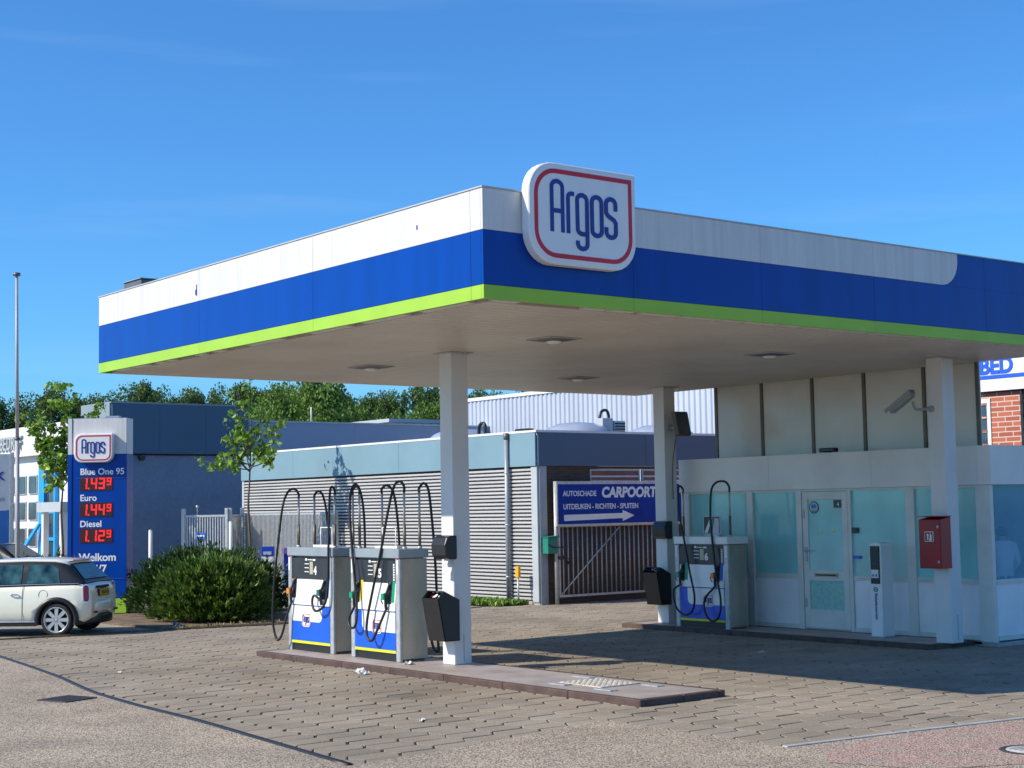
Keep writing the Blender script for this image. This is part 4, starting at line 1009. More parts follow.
    b = MB(); b.tube([(.15, .0, 1.03), (.17, .2, 1.05), (.19, .42, 1.06)], .01, n=6); b.build('wiper', 'carblack', t)
    # arches, sills, bumpers
    for x in (.60, 3.05):
        for s_ in (-1, 1):
            b = MB(); n_ = 20; vs = []
            for i in range(n_+1):
                a_ = R(-14+208*i/n_)
                for r_, yo in ((.34, .70), (.34, .865), (.385, .872), (.415, .845), (.415, .78)): vs.append((x+r_*math.cos(a_), s_*yo, max(.19, .30+r_*math.sin(a_))))
            b.add(vs, [(i*5+k, i*5+k+1, (i+1)*5+k+1, (i+1)*5+k) for i in range(n_) for k in range(4)], 0, True)
            b.build('wheel_arch', 'carblack', t)
    for s_ in (-1, 1):
        b = MB(); b.box(.98, 2.66, s_*.80-.055, s_*.80+.055, .19, .26); b.build('sill', 'carblack', t, bevel=.012)
        b = MB(); b.box(1.0, 2.64, s_*.86-.006, s_*.86+.004, .262, .292); b.build('sill_trim', 'galv', t)
        b = MB(); ribbon(b, [(1.36, .30), (1.37, .94)], .008, lambda u, v, y: (u, s_*(.833 if v < .5 else .80)+s_*.0, v)) if False else None
        # door shut line and handle
        b.tube([(1.25, s_*.838, .30), (1.25, s_*.842, .46), (1.25, s_*.838, .66), (1.25, s_*.812, .84), (1.25, s_*.785, .925)], .004, n=6, sub=3, m=0); b.build('shut_line', 'carblack', t)
        b = MB(); b.tube([(1.33, s_*.83, .765), (1.35, s_*.855, .765), (1.45, s_*.857, .77), (1.49, s_*.83, .77)], .013, n=8, sub=3); b.build('door_handle', 'chrome', t)
        b = MB(); b.tube([(.2, s_*.755, .957), (.6, s_*.785, .957), (1.5, s_*.785, .942), (2.6, s_*.785, .915)], .008, n=6, sub=3); b.build('belt_trim', 'chrome', t)
        b = MB(); b.lathe([(.028, .0), (.13, .0)], (0, 0, 0), n=6) if False else None
        # tail light, upright rounded
        b = MB(); b.prism(arc(0, .11, .055, 0, 180, 6) + arc(0, -.09, .055, 180, 360, 6), 'x', -.02, .03)
        tl = b.build('tail_light', 'taillight', t, bevel=.008); tl.location = (.075, s_*.745, .76); tl.rotation_euler = (0, R(5), -s_*R(48))
        b = MB(); b.prism(arc(0, .12, .068, 0, 180, 8) + arc(0, -.10, .068, 180, 360, 8), 'x', -.008, .02); tc = b.build('light_bezel', 'chrome', tl, bevel=.006)
    if s_:
        b = MB(); b.tube([(.86+.085*math.cos(q/24*6.2832), -.8265-(.0), .76+.085*math.sin(q/24*6.2832)) for q in range(25)], .003, n=5, sub=1); b.v = [(x_, y_*(1 if z_ < .76 else 1-(z_-.76)*.26)*1.0, z_) for x_, y_, z_ in b.v]; b.v = [(x_, -y_, z_) for x_, y_, z_ in b.v]; b.build('fuel_flap', 'carblack', t)
    rb = []
    for yv in [i/12*2-1 for i in range(13)]:
        y_ = yv*.80; xo = .25*abs(yv)**3.5
        rb.append([(-.035+xo, y_, .40), (-.045+xo, y_, .46), (-.045+xo, y_, .56), (-.01+xo, y_, .615), (.12+xo, y_, .62)])
    b = MB(); loft(b, rb, close=False); bu = b.build('rear_bumper', paint, t); so = bu.modifiers.new('s', 'SOLIDIFY'); so.thickness = .02
    rb = [[(p[0]+.005, p[1], z) for p, z in zip(r_, (.20, .24, .32, .38, .41))] for r_ in rb]
    b = MB(); loft(b, rb, close=False); bu = b.build('rear_valance', 'carblack', t); so = bu.modifiers.new('s', 'SOLIDIFY'); so.thickness = .02
    b = MB(); b.box(-.052, -.03, -.62, -.46, .40, .44); b.box(-.052, -.03, .46, .62, .40, .44); b.build('rear_reflector', 'taillight', t)
    b = MB(); b.box(.005, .05, -.30, .30, .845, .895); b.build('boot_handle', 'carblack', t, bevel=.01)
    b = MB(); b.box(-.012, .03, -.28, .28, .70, .83); pr_ = b.build('plate_recess', 'carblack', t, bevel=.008)
    b = MB(); b.box(-.02, -.0125, -.25, .25, .715, .82); pl = b.build('number_plate', 'plate', t)
    b = MB()
    for q_ in range(6): b.box(-.0225, -.0202, -.19+q_*.065, -.15+q_*.065, .735, .80)
    b.build('plate_characters', 'carblack', pl)
    b = MB(); b.cyl((.62, .0, 1.40), (.56, .0, 1.48), .006, n=6); b.build('aerial', 'carblack', t)
    for s_ in (-1, 1):
        for x in (.60, 3.05):
            wh = bpy.data.objects.new('wheel', None); C.objects.link(wh); wh.parent = t; wh.location = (x, s_*.745, .30)
            b = MB(); b.lathe([(.21, -.09), (.285, -.095), (.302, -.07), (.302, .07), (.285, .095), (.235, .098), (.225, .06)], (0, 0, 0), n=40, axis='y'); b.build('tyre', 'tyre', wh)
            b = MB(); b.lathe([(.238, s_*.096), (.225, s_*.104), (.212, s_*.085), (.208, s_*.02)], (0, 0, 0), n=40, axis='y')
            b.lathe([(.001, s_*.085), (.04, s_*.085), (.05, s_*.07), (.05, s_*.03)], (0, 0, 0), n=16, axis='y')
            for k in range(8):
                a_ = 2*math.pi*k/8; ca, sa = math.cos(a_), math.sin(a_)
                pts = [(.035, -.026), (.215, -.036), (.215, .036), (.035, .026)]
                v = [(u*ca-q*sa, s_*.088, u*sa+q*ca) for u, q in pts] + [(u*ca-q*sa, s_*.055, u*sa+q*ca) for u, q in pts]
                b.add(v, [(0, 1, 2, 3), (4, 7, 6, 5), (0, 4, 5, 1), (2, 6, 7, 3)])
            b.build('rim', 'rim', wh)
            b = MB(); b.lathe([(.001, s_*.01), (.21, s_*.01)], (0, 0, 0), n=24, axis='y'); b.build('brake_disc', 'dark', wh)
    return t
# rear axle centre about (11.45, 28.45); rear faces yaw -45
hd = R(135+2)
hx = Vector((math.cos(hd), math.sin(hd), 0)); hy = Vector((-math.sin(hd), math.cos(hd), 0))
near_contact = Vector((11.07, 27.87, 0))
org = near_contact - hx*.60 - hy*.745                # local +y is the picture side when heading left
car_main = car(org, hd, 'cream', 'creamroof', 'cream small hatchback with a white roof parked before the price pylon')
hd2 = R(-56)
car2 = car((15.9, 48.6, 0), hd2, 'silver', 'cardark', 'grey car mostly hidden behind the cream hatchback and the flagpole')

# ================================================================== FLAGPOLE, BOARDS
t = thing('flagpole', (14.55, 39.31, 0), 0, 'tall bare pale flagpole with a dark flat cap at far left', 'flagpole')
dxy = Vector((-.035, .045, 0))*2.0
b = MB(); b.cyl((0, 0, 0), (dxy.x*.5, dxy.y*.5, 4.2), .062, .050, n=14); b.cyl((dxy.x*.5, dxy.y*.5, 4.2), (dxy.x, dxy.y, 8.45), .046, .034, n=14); b.build('pole', 'flagpole', t)
b = MB(); b.cyl((dxy.x, dxy.y, 8.45), (dxy.x, dxy.y, 8.53), .10, .085, n=16); b.build('cap', 'steel_dark', t)
b = MB(); b.cyl((dxy.x*.5, dxy.y*.5, 4.17), (dxy.x*.5, dxy.y*.5, 4.24), .066, .066, n=14); b.build('collar', 'steel_dark', t)
b = MB(); b.cyl((0, 0, 0), (0, 0, .05), .15, .15, n=14); b.build('base_flange', 'galv', t)
def dirpt(px_, d):     # handy only for setting out far things: world direction of a compass bearing seen from the road
    ang = YAW - math.atan((px_-512)/1549.6); return Vector((math.cos(ang)*d, math.sin(ang)*d, 0))
# info board far left
brz = R(-28)
P0 = dirpt(13, 52)
t = thing('information_board', P0, brz, 'pale grey and blue information board cut by the left edge of the view', 'sign')
b = MB(); b.box(-.12, 0, -.06, .06, 0, 4.25); b.box(-2.3, -2.18, -.06, .06, 0, 4.25); b.build('post', 'galv', t, bevel=.01)
b = MB(); b.box(-2.17, -.13, -.03, .03, 2.42, 4.2); b.build('upper_panel', 'boardgrey', t)
b = MB(); b.box(-2.17, -.13, -.03, .03, .8, 2.417); b.build('lower_panel', 'boardblue', t)
text('lettering', 'BANK', .36, (-.30, -.034, 3.38), FRONT, 'logoblue', t, .008, .012, align='RIGHT')
text('small_lettering', 'ning', .20, (-.50, -.034, 3.10), FRONT, 'grey_metal', t, .006, align='RIGHT')
text('small_lettering', 'Fleuri', .20, (-.30, -.034, 2.72), FRONT, 'grey_metal', t, .006, align='RIGHT')

# ================================================================== BUILDINGS
# corrugated workshop
BX, BY, BZ = 22.30, 27.62, 3.98
t = thing('workshop', (BX, BY, 0), 0, 'low workshop of silver ribbed sheet with a pale blue fascia behind the pumps', 'building')
LY = 14.1
per = .0868; b = MB(); z = .10; k = 0
while z < 3.10:
    v0 = [(-.004, z), (-.046, z+.012), (-.046, z+.046), (-.030, z+.056), (-.004, z+.056)]
    b.prism(v0, 'y', .22, LY-.12, 0); z += per
b.box(-.003, .06, .22, LY-.12, .06, 3.155, 1); b.build('ribbed_wall', ['corr', 'ribshade'], t)  # plate behind the slats carries the groove shadow as colour
for p, q in ((0, .218), (LY-.118, LY)): b = MB(); b.box(-.055, .03, p, q, .06, 3.155); b.build('corner_trim', 'trimgrey', t, bevel=.004)
b = MB(); b.box(-.02, .05, .0, LY, -.05, .08); b.build('plinth', 'concrete', t)
ys = [0, 2.9, 5.6, 8.4, 11.0, LY]
b = MB()
for p, q in zip(ys, ys[1:]): b.box(-.09, -.04, p+.003, q-.003, 3.16, 3.93)
b.build('fascia', 'fasciablue', t, bevel=.003)
b = MB(); b.box(-.10, .20, -.05, LY+.05, 3.932, 3.985); b.box(.20, 14, -.06, .12, 3.932, 3.985); b.build('roof_trim', 'trimwhite', t)
b = MB()
for p, q in ((-.04, 3.3), (3.3, 6.6), (6.6, 10), (10, 14)): b.box(p+.003, q-.003, -.055, -.005, 3.16, 3.93)
b.build('front_fascia', 'darkblue', t, bevel=.003)
b = MB(); b.box(0.031, 14, .0, .25, 0.0, 2.46); b.box(0.031, 1.55, 0, .25, 2.462, 3.158); b.box(4.85, 14, 0, .25, 2.462, 3.158); b.box(1.55, 4.85, 0, .25, 3.10, 3.158)
b.build('brick_wall', 'brickdark', t)
b = MB(); b.box(0.0, .21, -.03, -.001, .0, 3.155); b.build('front_corner_trim', 'grey_metal', t)
for x in (1.56, 3.22):
    b = MB(); b.box(x, x+1.6, .02, .06, 2.47, 2.52); b.box(x, x+1.6, .02, .06, 3.05, 3.09); b.box(x, x+.05, .02, .06, 2.52, 3.05); b.box(x+1.55, x+1.6, .02, .06, 2.52, 3.05); f = b.build('window', 'trimgrey', t)
    b = MB(); b.box(x+.05, x+1.55, .035, .045, 2.52, 3.05); b.build('pane', 'darkglass', f)
    b = MB(); b.box(x+.05, x+1.55, .028, .034, 2.78, 2.83); b.box(x+.05, x+1.55, .028, .034, 2.90, 2.94); b.build('blind', 'trimwhite', f)
b = MB(); b.box(.05, 14, .26, LY-.02, 3.80, 3.88); b.build('roof', 'grey_metal', t)
b = MB(); b.box(.06, 14, LY-.1, LY-.02, 0, 3.79); b.build('rear_wall', 'midblue', t)
def dome(x, y, z, r, label):
    o = thing('rooflight_dome', (x, y, z), 0, label, 'rooflight', 'rooflights on the workshop roof')
    b = MB(); b.lathe([(r, .0), (r, .05), (r*.96, .12), (r*.8, .24), (r*.5, .34), (.01, .38)], n=28); b.build('dome', 'dome', o)
    b = MB(); b.lathe([(r+.06, -.10), (r+.06, .04), (r, .045)], n=28); b.build('curb', 'trimwhite', o)
dome(25.5, 30.0, 3.98, .92, 'round blue rooflight dome above the workshop sign, left of the roof vents')
dome(28.4, 30.0, 3.98, .92, 'round rooflight dome on the workshop roof partly behind the middle column')
dome(24.2, 33.2, 3.95, .9, 'round rooflight dome on the workshop roof just right of the sunny column')
o = thing('roof_vent', (26.1, 29.4, 4.02), 0, 'pair of square roof vent boxes with a bent black pipe', 'vent')
b = MB(); b.box(-.25, .10, 0, .3, 0, .42); b.box(.14, .52, 0, .3, 0, .36); b.build('box', 'trimgrey', o, bevel=.01)
for k in range(4):
    b = MB(); b.box(.16, .50, -.02, -.001, .06+k*.07, .09+k*.07); b.build('louvre', 'dark', o)
b = MB(); b.tube([(.0, .4, .1), (.0, .4, .45), (.08, .4, .62), (.24, .4, .64), (.31, .4, .5), (.30, .4, .3)], .038, n=10); b.build('bent_pipe', 'black', o)
o = thing('roof_flue', (22.75, 31.4, 3.88), 0, 'short black flue with a wide cap on the workshop roof left of the sunny column', 'flue')
b = MB(); b.cyl((0, 0, 0), (0, 0, .34), .10); b.build('pipe', 'black', o); b = MB(); b.cyl((0, 0, .34), (0, 0, .52), .14, .14); b.build('cap', 'black', o)
o = thing('roof_duct', (22.8, 28.75, 3.985), 0, 'flat black box at the workshop roof edge above the drainpipe', 'vent')
b = MB(); b.box(-.12, .12, -.28, .28, 0, .05); b.box(-.10, .10, -.24, .24, .05, .09); b.build('box', 'black', o, bevel=.01)
o = thing('roof_pipe', (23.3, 31.2, 3.9), 0, 'small arched black pipe on the workshop roof right of the sunny column', 'pipe')
b = MB(); b.tube([(0, 0, 0), (0, 0, .34), (.02, -.1, .44), (.02, -.22, .38), (.02, -.24, .1)], .045, n=8); b.build('pipe', 'black', o)
b = MB(); b.cyl((0, 0, 0), (0, 0, .05), .09); b.build('collar', 'grey_metal', o)
# drain pipe
o = thing('drainpipe', (BX-.13, 28.64, 0), 0, 'round grey drainpipe down the ribbed workshop wall', 'drainpipe')
b = MB(); b.cyl((0, 0, .02), (0, 0, 3.92), .055, n=14); b.build('pipe', 'grey_metal', o)
b = MB(); b.lathe([(.055, 3.80), (.068, 3.81), (.068, 3.95), (.055, 3.955), (.001, 3.955)], n=14); b.build('cap', 'steel_dark', o)
b = MB()
for z in (.6, 1.8, 3.0): b.lathe([(.056, z), (.064, z+.005), (.064, z+.035), (.056, z+.04)], n=14); b.box(.04, .09, -.012, .012, z, z+.04)
b.build('clip', 'galv', o)
# yellow marker post
o = thing('marker_post', (21.95, 28.0, 0), 0, 'thin grey post with a yellow head at the workshop wall', 'marker')
b = MB(); b.cyl((0, 0, 0), (0, 0, .62), .022, n=10); b.build('post', 'galv', o); b = MB(); b.box(-.04, .04, -.06, .06, .62, .88); b.build('head', 'amber', o, bevel=.012)
# gate and its board
o = thing('steel_gate', (22.62, 27.42, 0), 0, 'galvanised bar gate with a diagonal brace under the navy arrow board', 'gate')
GW = 4.4
b = MB(); b.cyl((0, 0, 0), (0, 0, 2.80), .045, n=12); b.build('post', 'galv', o)
b = MB(); b.box(.05, GW, -.025, .025, .16, .21); b.box(.05, GW, -.025, .025, 1.75, 1.80); b.box(.05, .10, -.025, .025, .21, 1.75); b.build('frame', 'galv', o)
b = MB(); n_ = 30
for i in range(n_): x = .20+i*.146; b.cyl((x, 0, .21), (x, 0, 1.75), .016, n=8)
b.build('bars', 'galv', o)
b = MB(); b.cyl((.08, -.03, .20), (1.95, -.03, 1.76), .016, n=8); b.build('brace', 'galv', o)
b = MB(); b.box(.0, .22, -.07, -.03, 1.02, 1.10); b.tube([(.1, -.06, 1.08), (.3, -.09, 1.02), (.34, -.09, .86)], .012, n=6); b.cyl((.26, -.08, .90), (.26, -.08, .98), .03, n=8); b.build('lock', 'black', o)
o = thing('arrow_board', (22.62, 27.38, 1.80), 0, 'navy board reading CARPOORT with a white arrow above the bar gate', 'sign')
b = MB(); b.box(0, 3.9, -.04, 0, 0.02, .93); b.build('board', 'signnavy', o)
b = MB(); b.box(-.04, 3.94, -.055, .01, .932, 1.0); b.box(-.04, 3.94, -.055, .01, -.03, .018); b.box(-.04, -.002, -.055, .01, .018, .932); b.build('frame', 'galv', o)
text('lettering', 'AUTOSCHADE', .17, (.16, -.041, .66), FRONT, 'letterwhite', o, .006, .003, sx=.90)
text('lettering', 'CARPOORT', .33, (1.33, -.041, .63), FRONT, 'letterwhite', o, .006, .014, sx=.98, shear=.12)
text('lettering', 'UITDEUKEN - RICHTEN - SPUITEN', .17, (.16, -.041, .36), FRONT, 'letterwhite', o, .006, .003, sx=.90)
b = MB(); b.prism([(.18, .09), (1.98, .13), (1.98, .06), (2.35, .19), (1.98, .32), (1.98, .25), (.18, .23)], 'y', -.046, -.0405); b.build('arrow', 'letterwhite', o)
# green letter box
o = thing('letter_box', (22.36, 27.56, 1.16), 0, 'green box strapped to the brick corner beside the bar gate', 'box')
b = MB(); b.box(-.03, .26, -.20, -.0, 0, .36); b.build('box', 'greenbox', o, bevel=.008)
b = MB(); b.prism([(-.05, .365), (.28, .365), (.28, .41), (-.05, .38)], 'y', -.23, 0); b.build('lid', 'greenbox', o)
b = MB(); b.tube([(-.04, -.21, .22), (.1, -.22, .15), (.3, -.22, .14), (.55, -.20, .15)], .012, n=6); b.build('chain', 'black', o)

# slate blue building behind
t = thing('blue_hall', (21.7, 50.0, 0), 0, 'large dark blue flat roofed building behind the price pylon and hedge', 'building')
b = MB(); b.box(0.03, 5.15, 0.03, 2.5, 0, 4.30); b.build('wall', 'midblue', t)
b = MB()
for p, q in ((0, 1.75), (1.75, 3.5), (3.5, 5.2)): b.box(p+.004, q-.004, -.06, .02, 4.31, 6.02)
b.build('front_fascia', 'darkblue', t)
b = MB()
for p, q in ((0.03, 1.3), (1.3, 2.5)): b.box(-.06, -.001, p+.004, q-.004, 4.31, 6.02)
b.box(-.06, 5.2, -.08, 2.5, 6.02, 6.07); b.build('side_fascia', 'slateend', t)
b = MB(); b.box(.0, 5.15, -.03, .029, 4.24, 4.30); b.build('drip_edge', 'dark', t)
o = thing('wall_lamp', (22.75, 49.93, 4.05), 0, 'tiny dark lamp under the fascia of the blue building', 'lamp')
b = MB(); b.prism([(-.12, .16), (.12, .16), (.05, 0), (-.05, 0)], 'y', -.14, 0.06); b.build('shade', 'black', o)
# lower pale blue block
t = thing('pale_blue_block', (26.92, 50.2, 0), 0, 'low flat roofed blue block behind the silver workshop roof', 'building')
b = MB()
for p, q in ((0, 4.6), (4.6, 8.5), (8.5, 13), (13, 18)): b.box(p+.004, q-.004, 0, .1, 2.0, 5.50)
b.build('cladding', 'paleblue', t)
b = MB(); b.box(0, 18, .1, 3.1, 0, 5.48); b.build('wall', 'midblue', t)
b = MB(); b.box(-.03, 18, -.04, .3, 5.502, 5.56); b.build('roof_trim', 'trimgrey', t)
b = MB(); b.cyl((3.1, .6, 5.5), (3.1, .6, 6.15), .03, n=8); b.build('vent_pipe', 'trimwhite', t)
# white office left
t = thing('white_office', (22.0, 52.6, 0), 0, 'white industrial building with lettered fascia and cyan framed entrance, far left', 'building')
b = MB(); b.box(0.05, 10, 0, 24, 0, 4.9); b.build('wall', 'trimwhite', t)
b = MB()
for p, q in ((-.0, 5), (5, 11), (11, 18), (18, 24)): b.box(-.25, .04, p+.005, q-.005, 4.50, 5.62)
b.build('fascia', 'trimwhite', t)
for k, ch in enumerate('VESTIGINGSBEDRIJF'):
    pass
for k in range(3):
    for j in range(3):
        y = 5.0+k*1.12; z = 1.05+j*1.0
        b = MB(); b.box(0.0, .06, y, y+.8, z, z+.72); f = b.build('window', 'trimgrey', t)
        b = MB(); b.prism(arc(y+.70, z+.62, .06, 0, 90, 3)+arc(y+.10, z+.62, .06, 90, 180, 3)+arc(y+.10, z+.10, .06, 180, 270, 3)+arc(y+.70, z+.10, .06, 270, 360, 3), 'x', -.02, -.001); b.build('pane', 'darkglass', f)
b = MB(); b.box(-.10, .04, 4.0, 4.55, 0, 4.495); b.box(-.10, .04, 2.9, 3.05, 0, 4.495)
for z in (1.3, 2.3, 3.3, 4.3): b.box(-.08, .04, 3.05, 4.0, z, z+.12)
b.build('entrance_frame', 'cyan', t)
b = MB(); b.box(.0, .035, 3.05, 4.0, .1, 4.45); b.build('entrance_glass', 'darkglass', t)
b = MB(); b.box(-.9, .04, .3, 2.6, 2.35, 2.7); b.build('porch', 'trimgrey', t)
b = MB(); b.box(-.8, -.6, .5, .7, 0, 2.35); b.box(-.8, -.6, 2.2, 2.4, 0, 2.35); b.build('porch_post', 'trimwhite', t)
b = MB(); b.add([(-.9, 5.3, .0), (-.9, 5.7, .0), (-.15, 4.3, 1.9), (-.15, 4.1, 1.9)], [(0, 1, 2, 3)]); fl = b.build('cyan_fin', 'cyan', t, recalc=False); so = fl.modifiers.new('s', 'SOLIDIFY'); so.thickness = .08
text('lettering', 'INGSBEDRIJF', .72, (-.30, 9.55, 4.80), (R(90), 0, R(-90)), 'trimgrey', t, .10, .01, sx=.88, spacing=1.08)
# tall profiled hall
t = thing('profiled_hall', (38.0, 34.0, 0), 0, 'tall pale hall of vertical ribbed sheet behind the workshop roof', 'building')
zt_h = 6.62
pts = []; y = 0; LH = 17.6
while y < LH: pts += [(0, y), (-.05, y+.05), (-.05, y+.16), (0, y+.21)]; y += .27
pts = pts + [(.1, LH+.2), (.1, 0)]
b = MB(); b.prism([(p[0], p[1]) for p in pts], 'z', 0, zt_h); b.build('ribbed_wall', 'hall', t)
b = MB(); b.box(-.09, .2, -.02, LH+.2, zt_h+.002, zt_h+.14); b.build('gutter', 'trimwhite', t)
b = MB(); b.box(.11, 18, 0, LH, 0, zt_h-.2); b.build('core', 'hall', t)
# beige low building
t = thing('beige_shed', (36, 54.5, 0), 0, 'low beige ribbed shed seen over the blue block left of the sunny column', 'building')
pts = []; x = 0
while x < 9: pts += [(x, 0), (x+.05, -.06), (x+.25, -.06), (x+.30, 0)]; x += .42
b = MB(); b.prism([(p[0], p[1]) for p in pts] + [(9.2, .1), (0, .1)], 'z', 0, 5.9); b.build('wall', 'beige', t)
b = MB(); b.box(-.1, 9.3, -.1, 6, 5.902, 6.05); b.build('roof', 'trimgrey', t)
# brick shop with the BED sign
t = thing('brick_store', (33.0, 19.2, 0), 0, 'red brick store with white windows and a white sign reading BED, right edge', 'building')
b = MB(); b.box(0, .3, -8, 8, 0, 4.86); b.build('wall', 'brickred', t)
b = MB(); b.box(.31, 8, -8, 8, 0, 4.8); b.build('core', 'brickdark', t)
def bw(y0, y1, z0, z1):
    b = MB(); b.box(-.03, .05, y0, y0+.10, z0, z1); b.box(-.03, .05, y1-.10, y1, z0, z1); b.box(-.03, .05, y0+.1, y1-.1, z0, z0+.1); b.box(-.03, .05, y0+.1, y1-.1, z1-.1, z1)
    f = b.build('window', 'trimwhite', t)
    b = MB(); b.box(-.015, .0, y0+.1, y1-.1, z0+.1, z1-.1); b.build('pane', 'darkglass', f)
    for k in range(int((z1-z0)/.34)):
        b = MB(); b.box(-.05, -.016, y0+.1, y1-.0, z0+.30+k*.34, z0+.36+k*.34); b.build('brick_rail', 'brickred', f)
bw(3.76, 4.9, 2.9, 4.72)
bw(1.9, 2.78, 2.9, 4.72)
b = MB(); b.box(-.10, -.031, 2.80, 2.86, 0, 4.85); b.build('downpipe', 'black', t)
b = MB(); b.box(-.16, -.10, -6, 5.2, 4.89, 6.3); b.build('sign_board', 'trimwhite', t)
b = MB(); b.box(-.175, -.161, -6, 5.2, 5.19, 5.28); b.build('sign_line', 'bed', t)
text('lettering', 'BED', .545, (-.162, 3.93, 5.325), (R(90), 0, R(-90)), 'bed', t, .03, .020, sx=.98)
b = MB(); b.box(-.10, .3, -8, 8, 4.87, 4.885); b.build('sign_soffit', 'dark', t)

# yard fence + gate by the blue building
def yard_gate(x0, y0, x1, y1, label, n, h=2.1, panel=False):
    P0, P1 = Vector((x0, y0, 0)), Vector((x1, y1, 0)); d = P1-P0; Ln = d.length; rz_ = math.atan2(d.y, d.x)
    o = thing('bar_fence', (x0, y0, 0), rz_, label, 'fence')
    for x in (0, Ln):
        b = MB(); b.box(x-.05, x+.05, -.05, .05, 0, h+.25); b.build('post', 'galv', o, bevel=.006)
    b = MB(); b.box(.06, Ln-.06, -.025, .025, h, h+.06); b.box(.06, Ln-.06, -.02, .02, .25, .30); b.build('rail', 'galv', o)
    b = MB()
    for i in range(n): x = .12+(Ln-.24)*i/(n-1); b.box(x-.016, x+.016, -.012, .012, .30, h)
    b.build('bars', 'galv', o)
    return o, Ln
o, Ln = yard_gate(20.28, 41.6, 21.08, 40.45, 'galvanised bar gate with a small blue plate before the blue building', 15)
b = MB(); b.box(.42, .72, -.04, -.026, 1.45, 1.66); pl = b.build('notice_plate', 'labelblue', o)
b = MB(); b.box(.45, .69, -.044, -.0405, 1.53, 1.58); b.build('plate_print', 'letterwhite', pl)
b = MB(); b.cyl((.45, 0, h_ := 2.16), (.45, 0, 2.36), .02, n=8); b.cyl((.45, 0, 2.36), (.45, 0, 2.44), .045, n=8); b.build('spot', 'galv', o)
o, Ln = yard_gate(21.16, 40.42, 21.92, 41.1, 'galvanised bar fence between the gate and the silver workshop wall', 18)
# mesh fence in front of the workshop wall
o = thing('mesh_fence', (22.02, 41.1, 0), R(-90), 'fine steel bar fence standing close before the ribbed workshop wall', 'fence')
b = MB()
for k in range(68): x = k*.075; b.box(x-.015, x+.015, -.012, .012, .15, 2.12)
b.build('bars', 'galv', o)
b = MB(); b.box(0, 5.05, -.02, .02, 2.12, 2.18); b.box(0, 5.05, -.02, .02, .12, .15); b.build('rail', 'galv', o)
for x in (0, 2.5, 5.05):
    b = MB(); b.box(x-.035, x+.035, .013, .08, 0, 2.2); b.build('post', 'galv', o)
# bollards behind the hedge
for (x, y, h, lab) in ((18.6, 40.2, 1.75, 'short pale post behind the hedge right of the price pylon'), (20.6, 39.3, 1.95, 'white post rising out of the hedge before the yard gate')):
    o = thing('steel_post', (x, y, 0), 0, lab, 'post')
    b = MB(); b.cyl((0, 0, 0), (0, 0, h), .055, n=12); b.build('shaft', 'trimwhite', o); b = MB(); b.lathe([(.055, h), (.04, h+.03), (.001, h+.035)], n=12); b.build('cap', 'galv', o)
# blue container and service post behind pump 4
o = thing('blue_container', (19.75, 34.1, 0), R(-30), 'blue plastic container with a purple lid behind the left pump', 'container')
b = MB(); b.prism([(-.30, 0), (.30, 0), (.36, 1.16), (-.36, 1.16)], 'y', -.3, .3); b.build('bin_body', 'binblue', o, bevel=.02)
b = MB(); b.prism([(-.34, 1.165), (.34, 1.165), (.34, 1.28), (-.34, 1.33)], 'x', -.38, .38); b.build('lid', 'purple', o, bevel=.02)
o = thing('air_post', (18.95, 34.2, 0), R(-38), 'slim white post with a blue top left of the blue container', 'air pump')
b = MB(); b.box(-.14, .14, -.1, .1, 0, 1.12); b.build('cabinet', 'brightwhite', o, bevel=.01)
b = MB(); b.box(-.15, .15, -.11, .11, 1.125, 1.36); b.build('head', 'binblue', o, bevel=.01); b = MB(); b.box(-.10, .10, -.116, -.111, 1.16, 1.24); b.build('display', 'boardgrey', o)

# ================================================================== VEGETATION
def leaves(name, gen, n, size, cols, parent, mt, seed=0, aspect=1.6, up=0.0, droop=0.0):
    rn = random.Random(seed); vs, fs, cl = [], [], []
    for i in range(n):
        r_ = gen(rn)
        if r_ is None: continue
        p, d = r_
        p = Vector(p); s_ = size*rn.uniform(.6, 1.35)
        nrm = Vector((rn.gauss(0, 1), rn.gauss(0, 1), rn.gauss(0, 1)+up)).normalized()
        if d is not None: ax = (Vector(d)+Vector((rn.gauss(0, .35), rn.gauss(0, .35), rn.gauss(0, .35)))).normalized()
        else: ax = nrm.orthogonal().normalized()
        side = ax.cross(nrm)
        if side.length < 1e-3: side = ax.orthogonal()
        side.normalize()
        o = len(vs); l, w_ = s_*aspect, s_*.5; fold = side.cross(ax)*s_*.12
        vs += [p, p+ax*l*.35+side*w_-fold, p+ax*l, p+ax*l*.35-side*w_-fold]
        fs.append((o, o+1, o+2)); fs.append((o, o+2, o+3))
        c = rn.choice(cols); k = rn.uniform(.75, 1.25); cl += [(c[0]*k, c[1]*k, c[2]*k)]*2
    me = bpy.data.meshes.new(name); me.from_pydata([tuple(v) for v in vs], [], fs)
    a_ = me.color_attributes.new('tone', 'FLOAT_COLOR', 'CORNER'); data = []
    for c in cl: data += [c[0], c[1], c[2], 1]*3
    a_.data.foreach_set('color', data); me.materials.append(M[mt]); me.update()
    o = bpy.data.objects.new(name, me); C.objects.link(o); o.parent = parent
    return o
def rand_sphere(rn):
    while True:
        v = Vector((rn.uniform(-1, 1), rn.uniform(-1, 1), rn.uniform(-1, 1)))
        if .05 < v.length < 1: return v
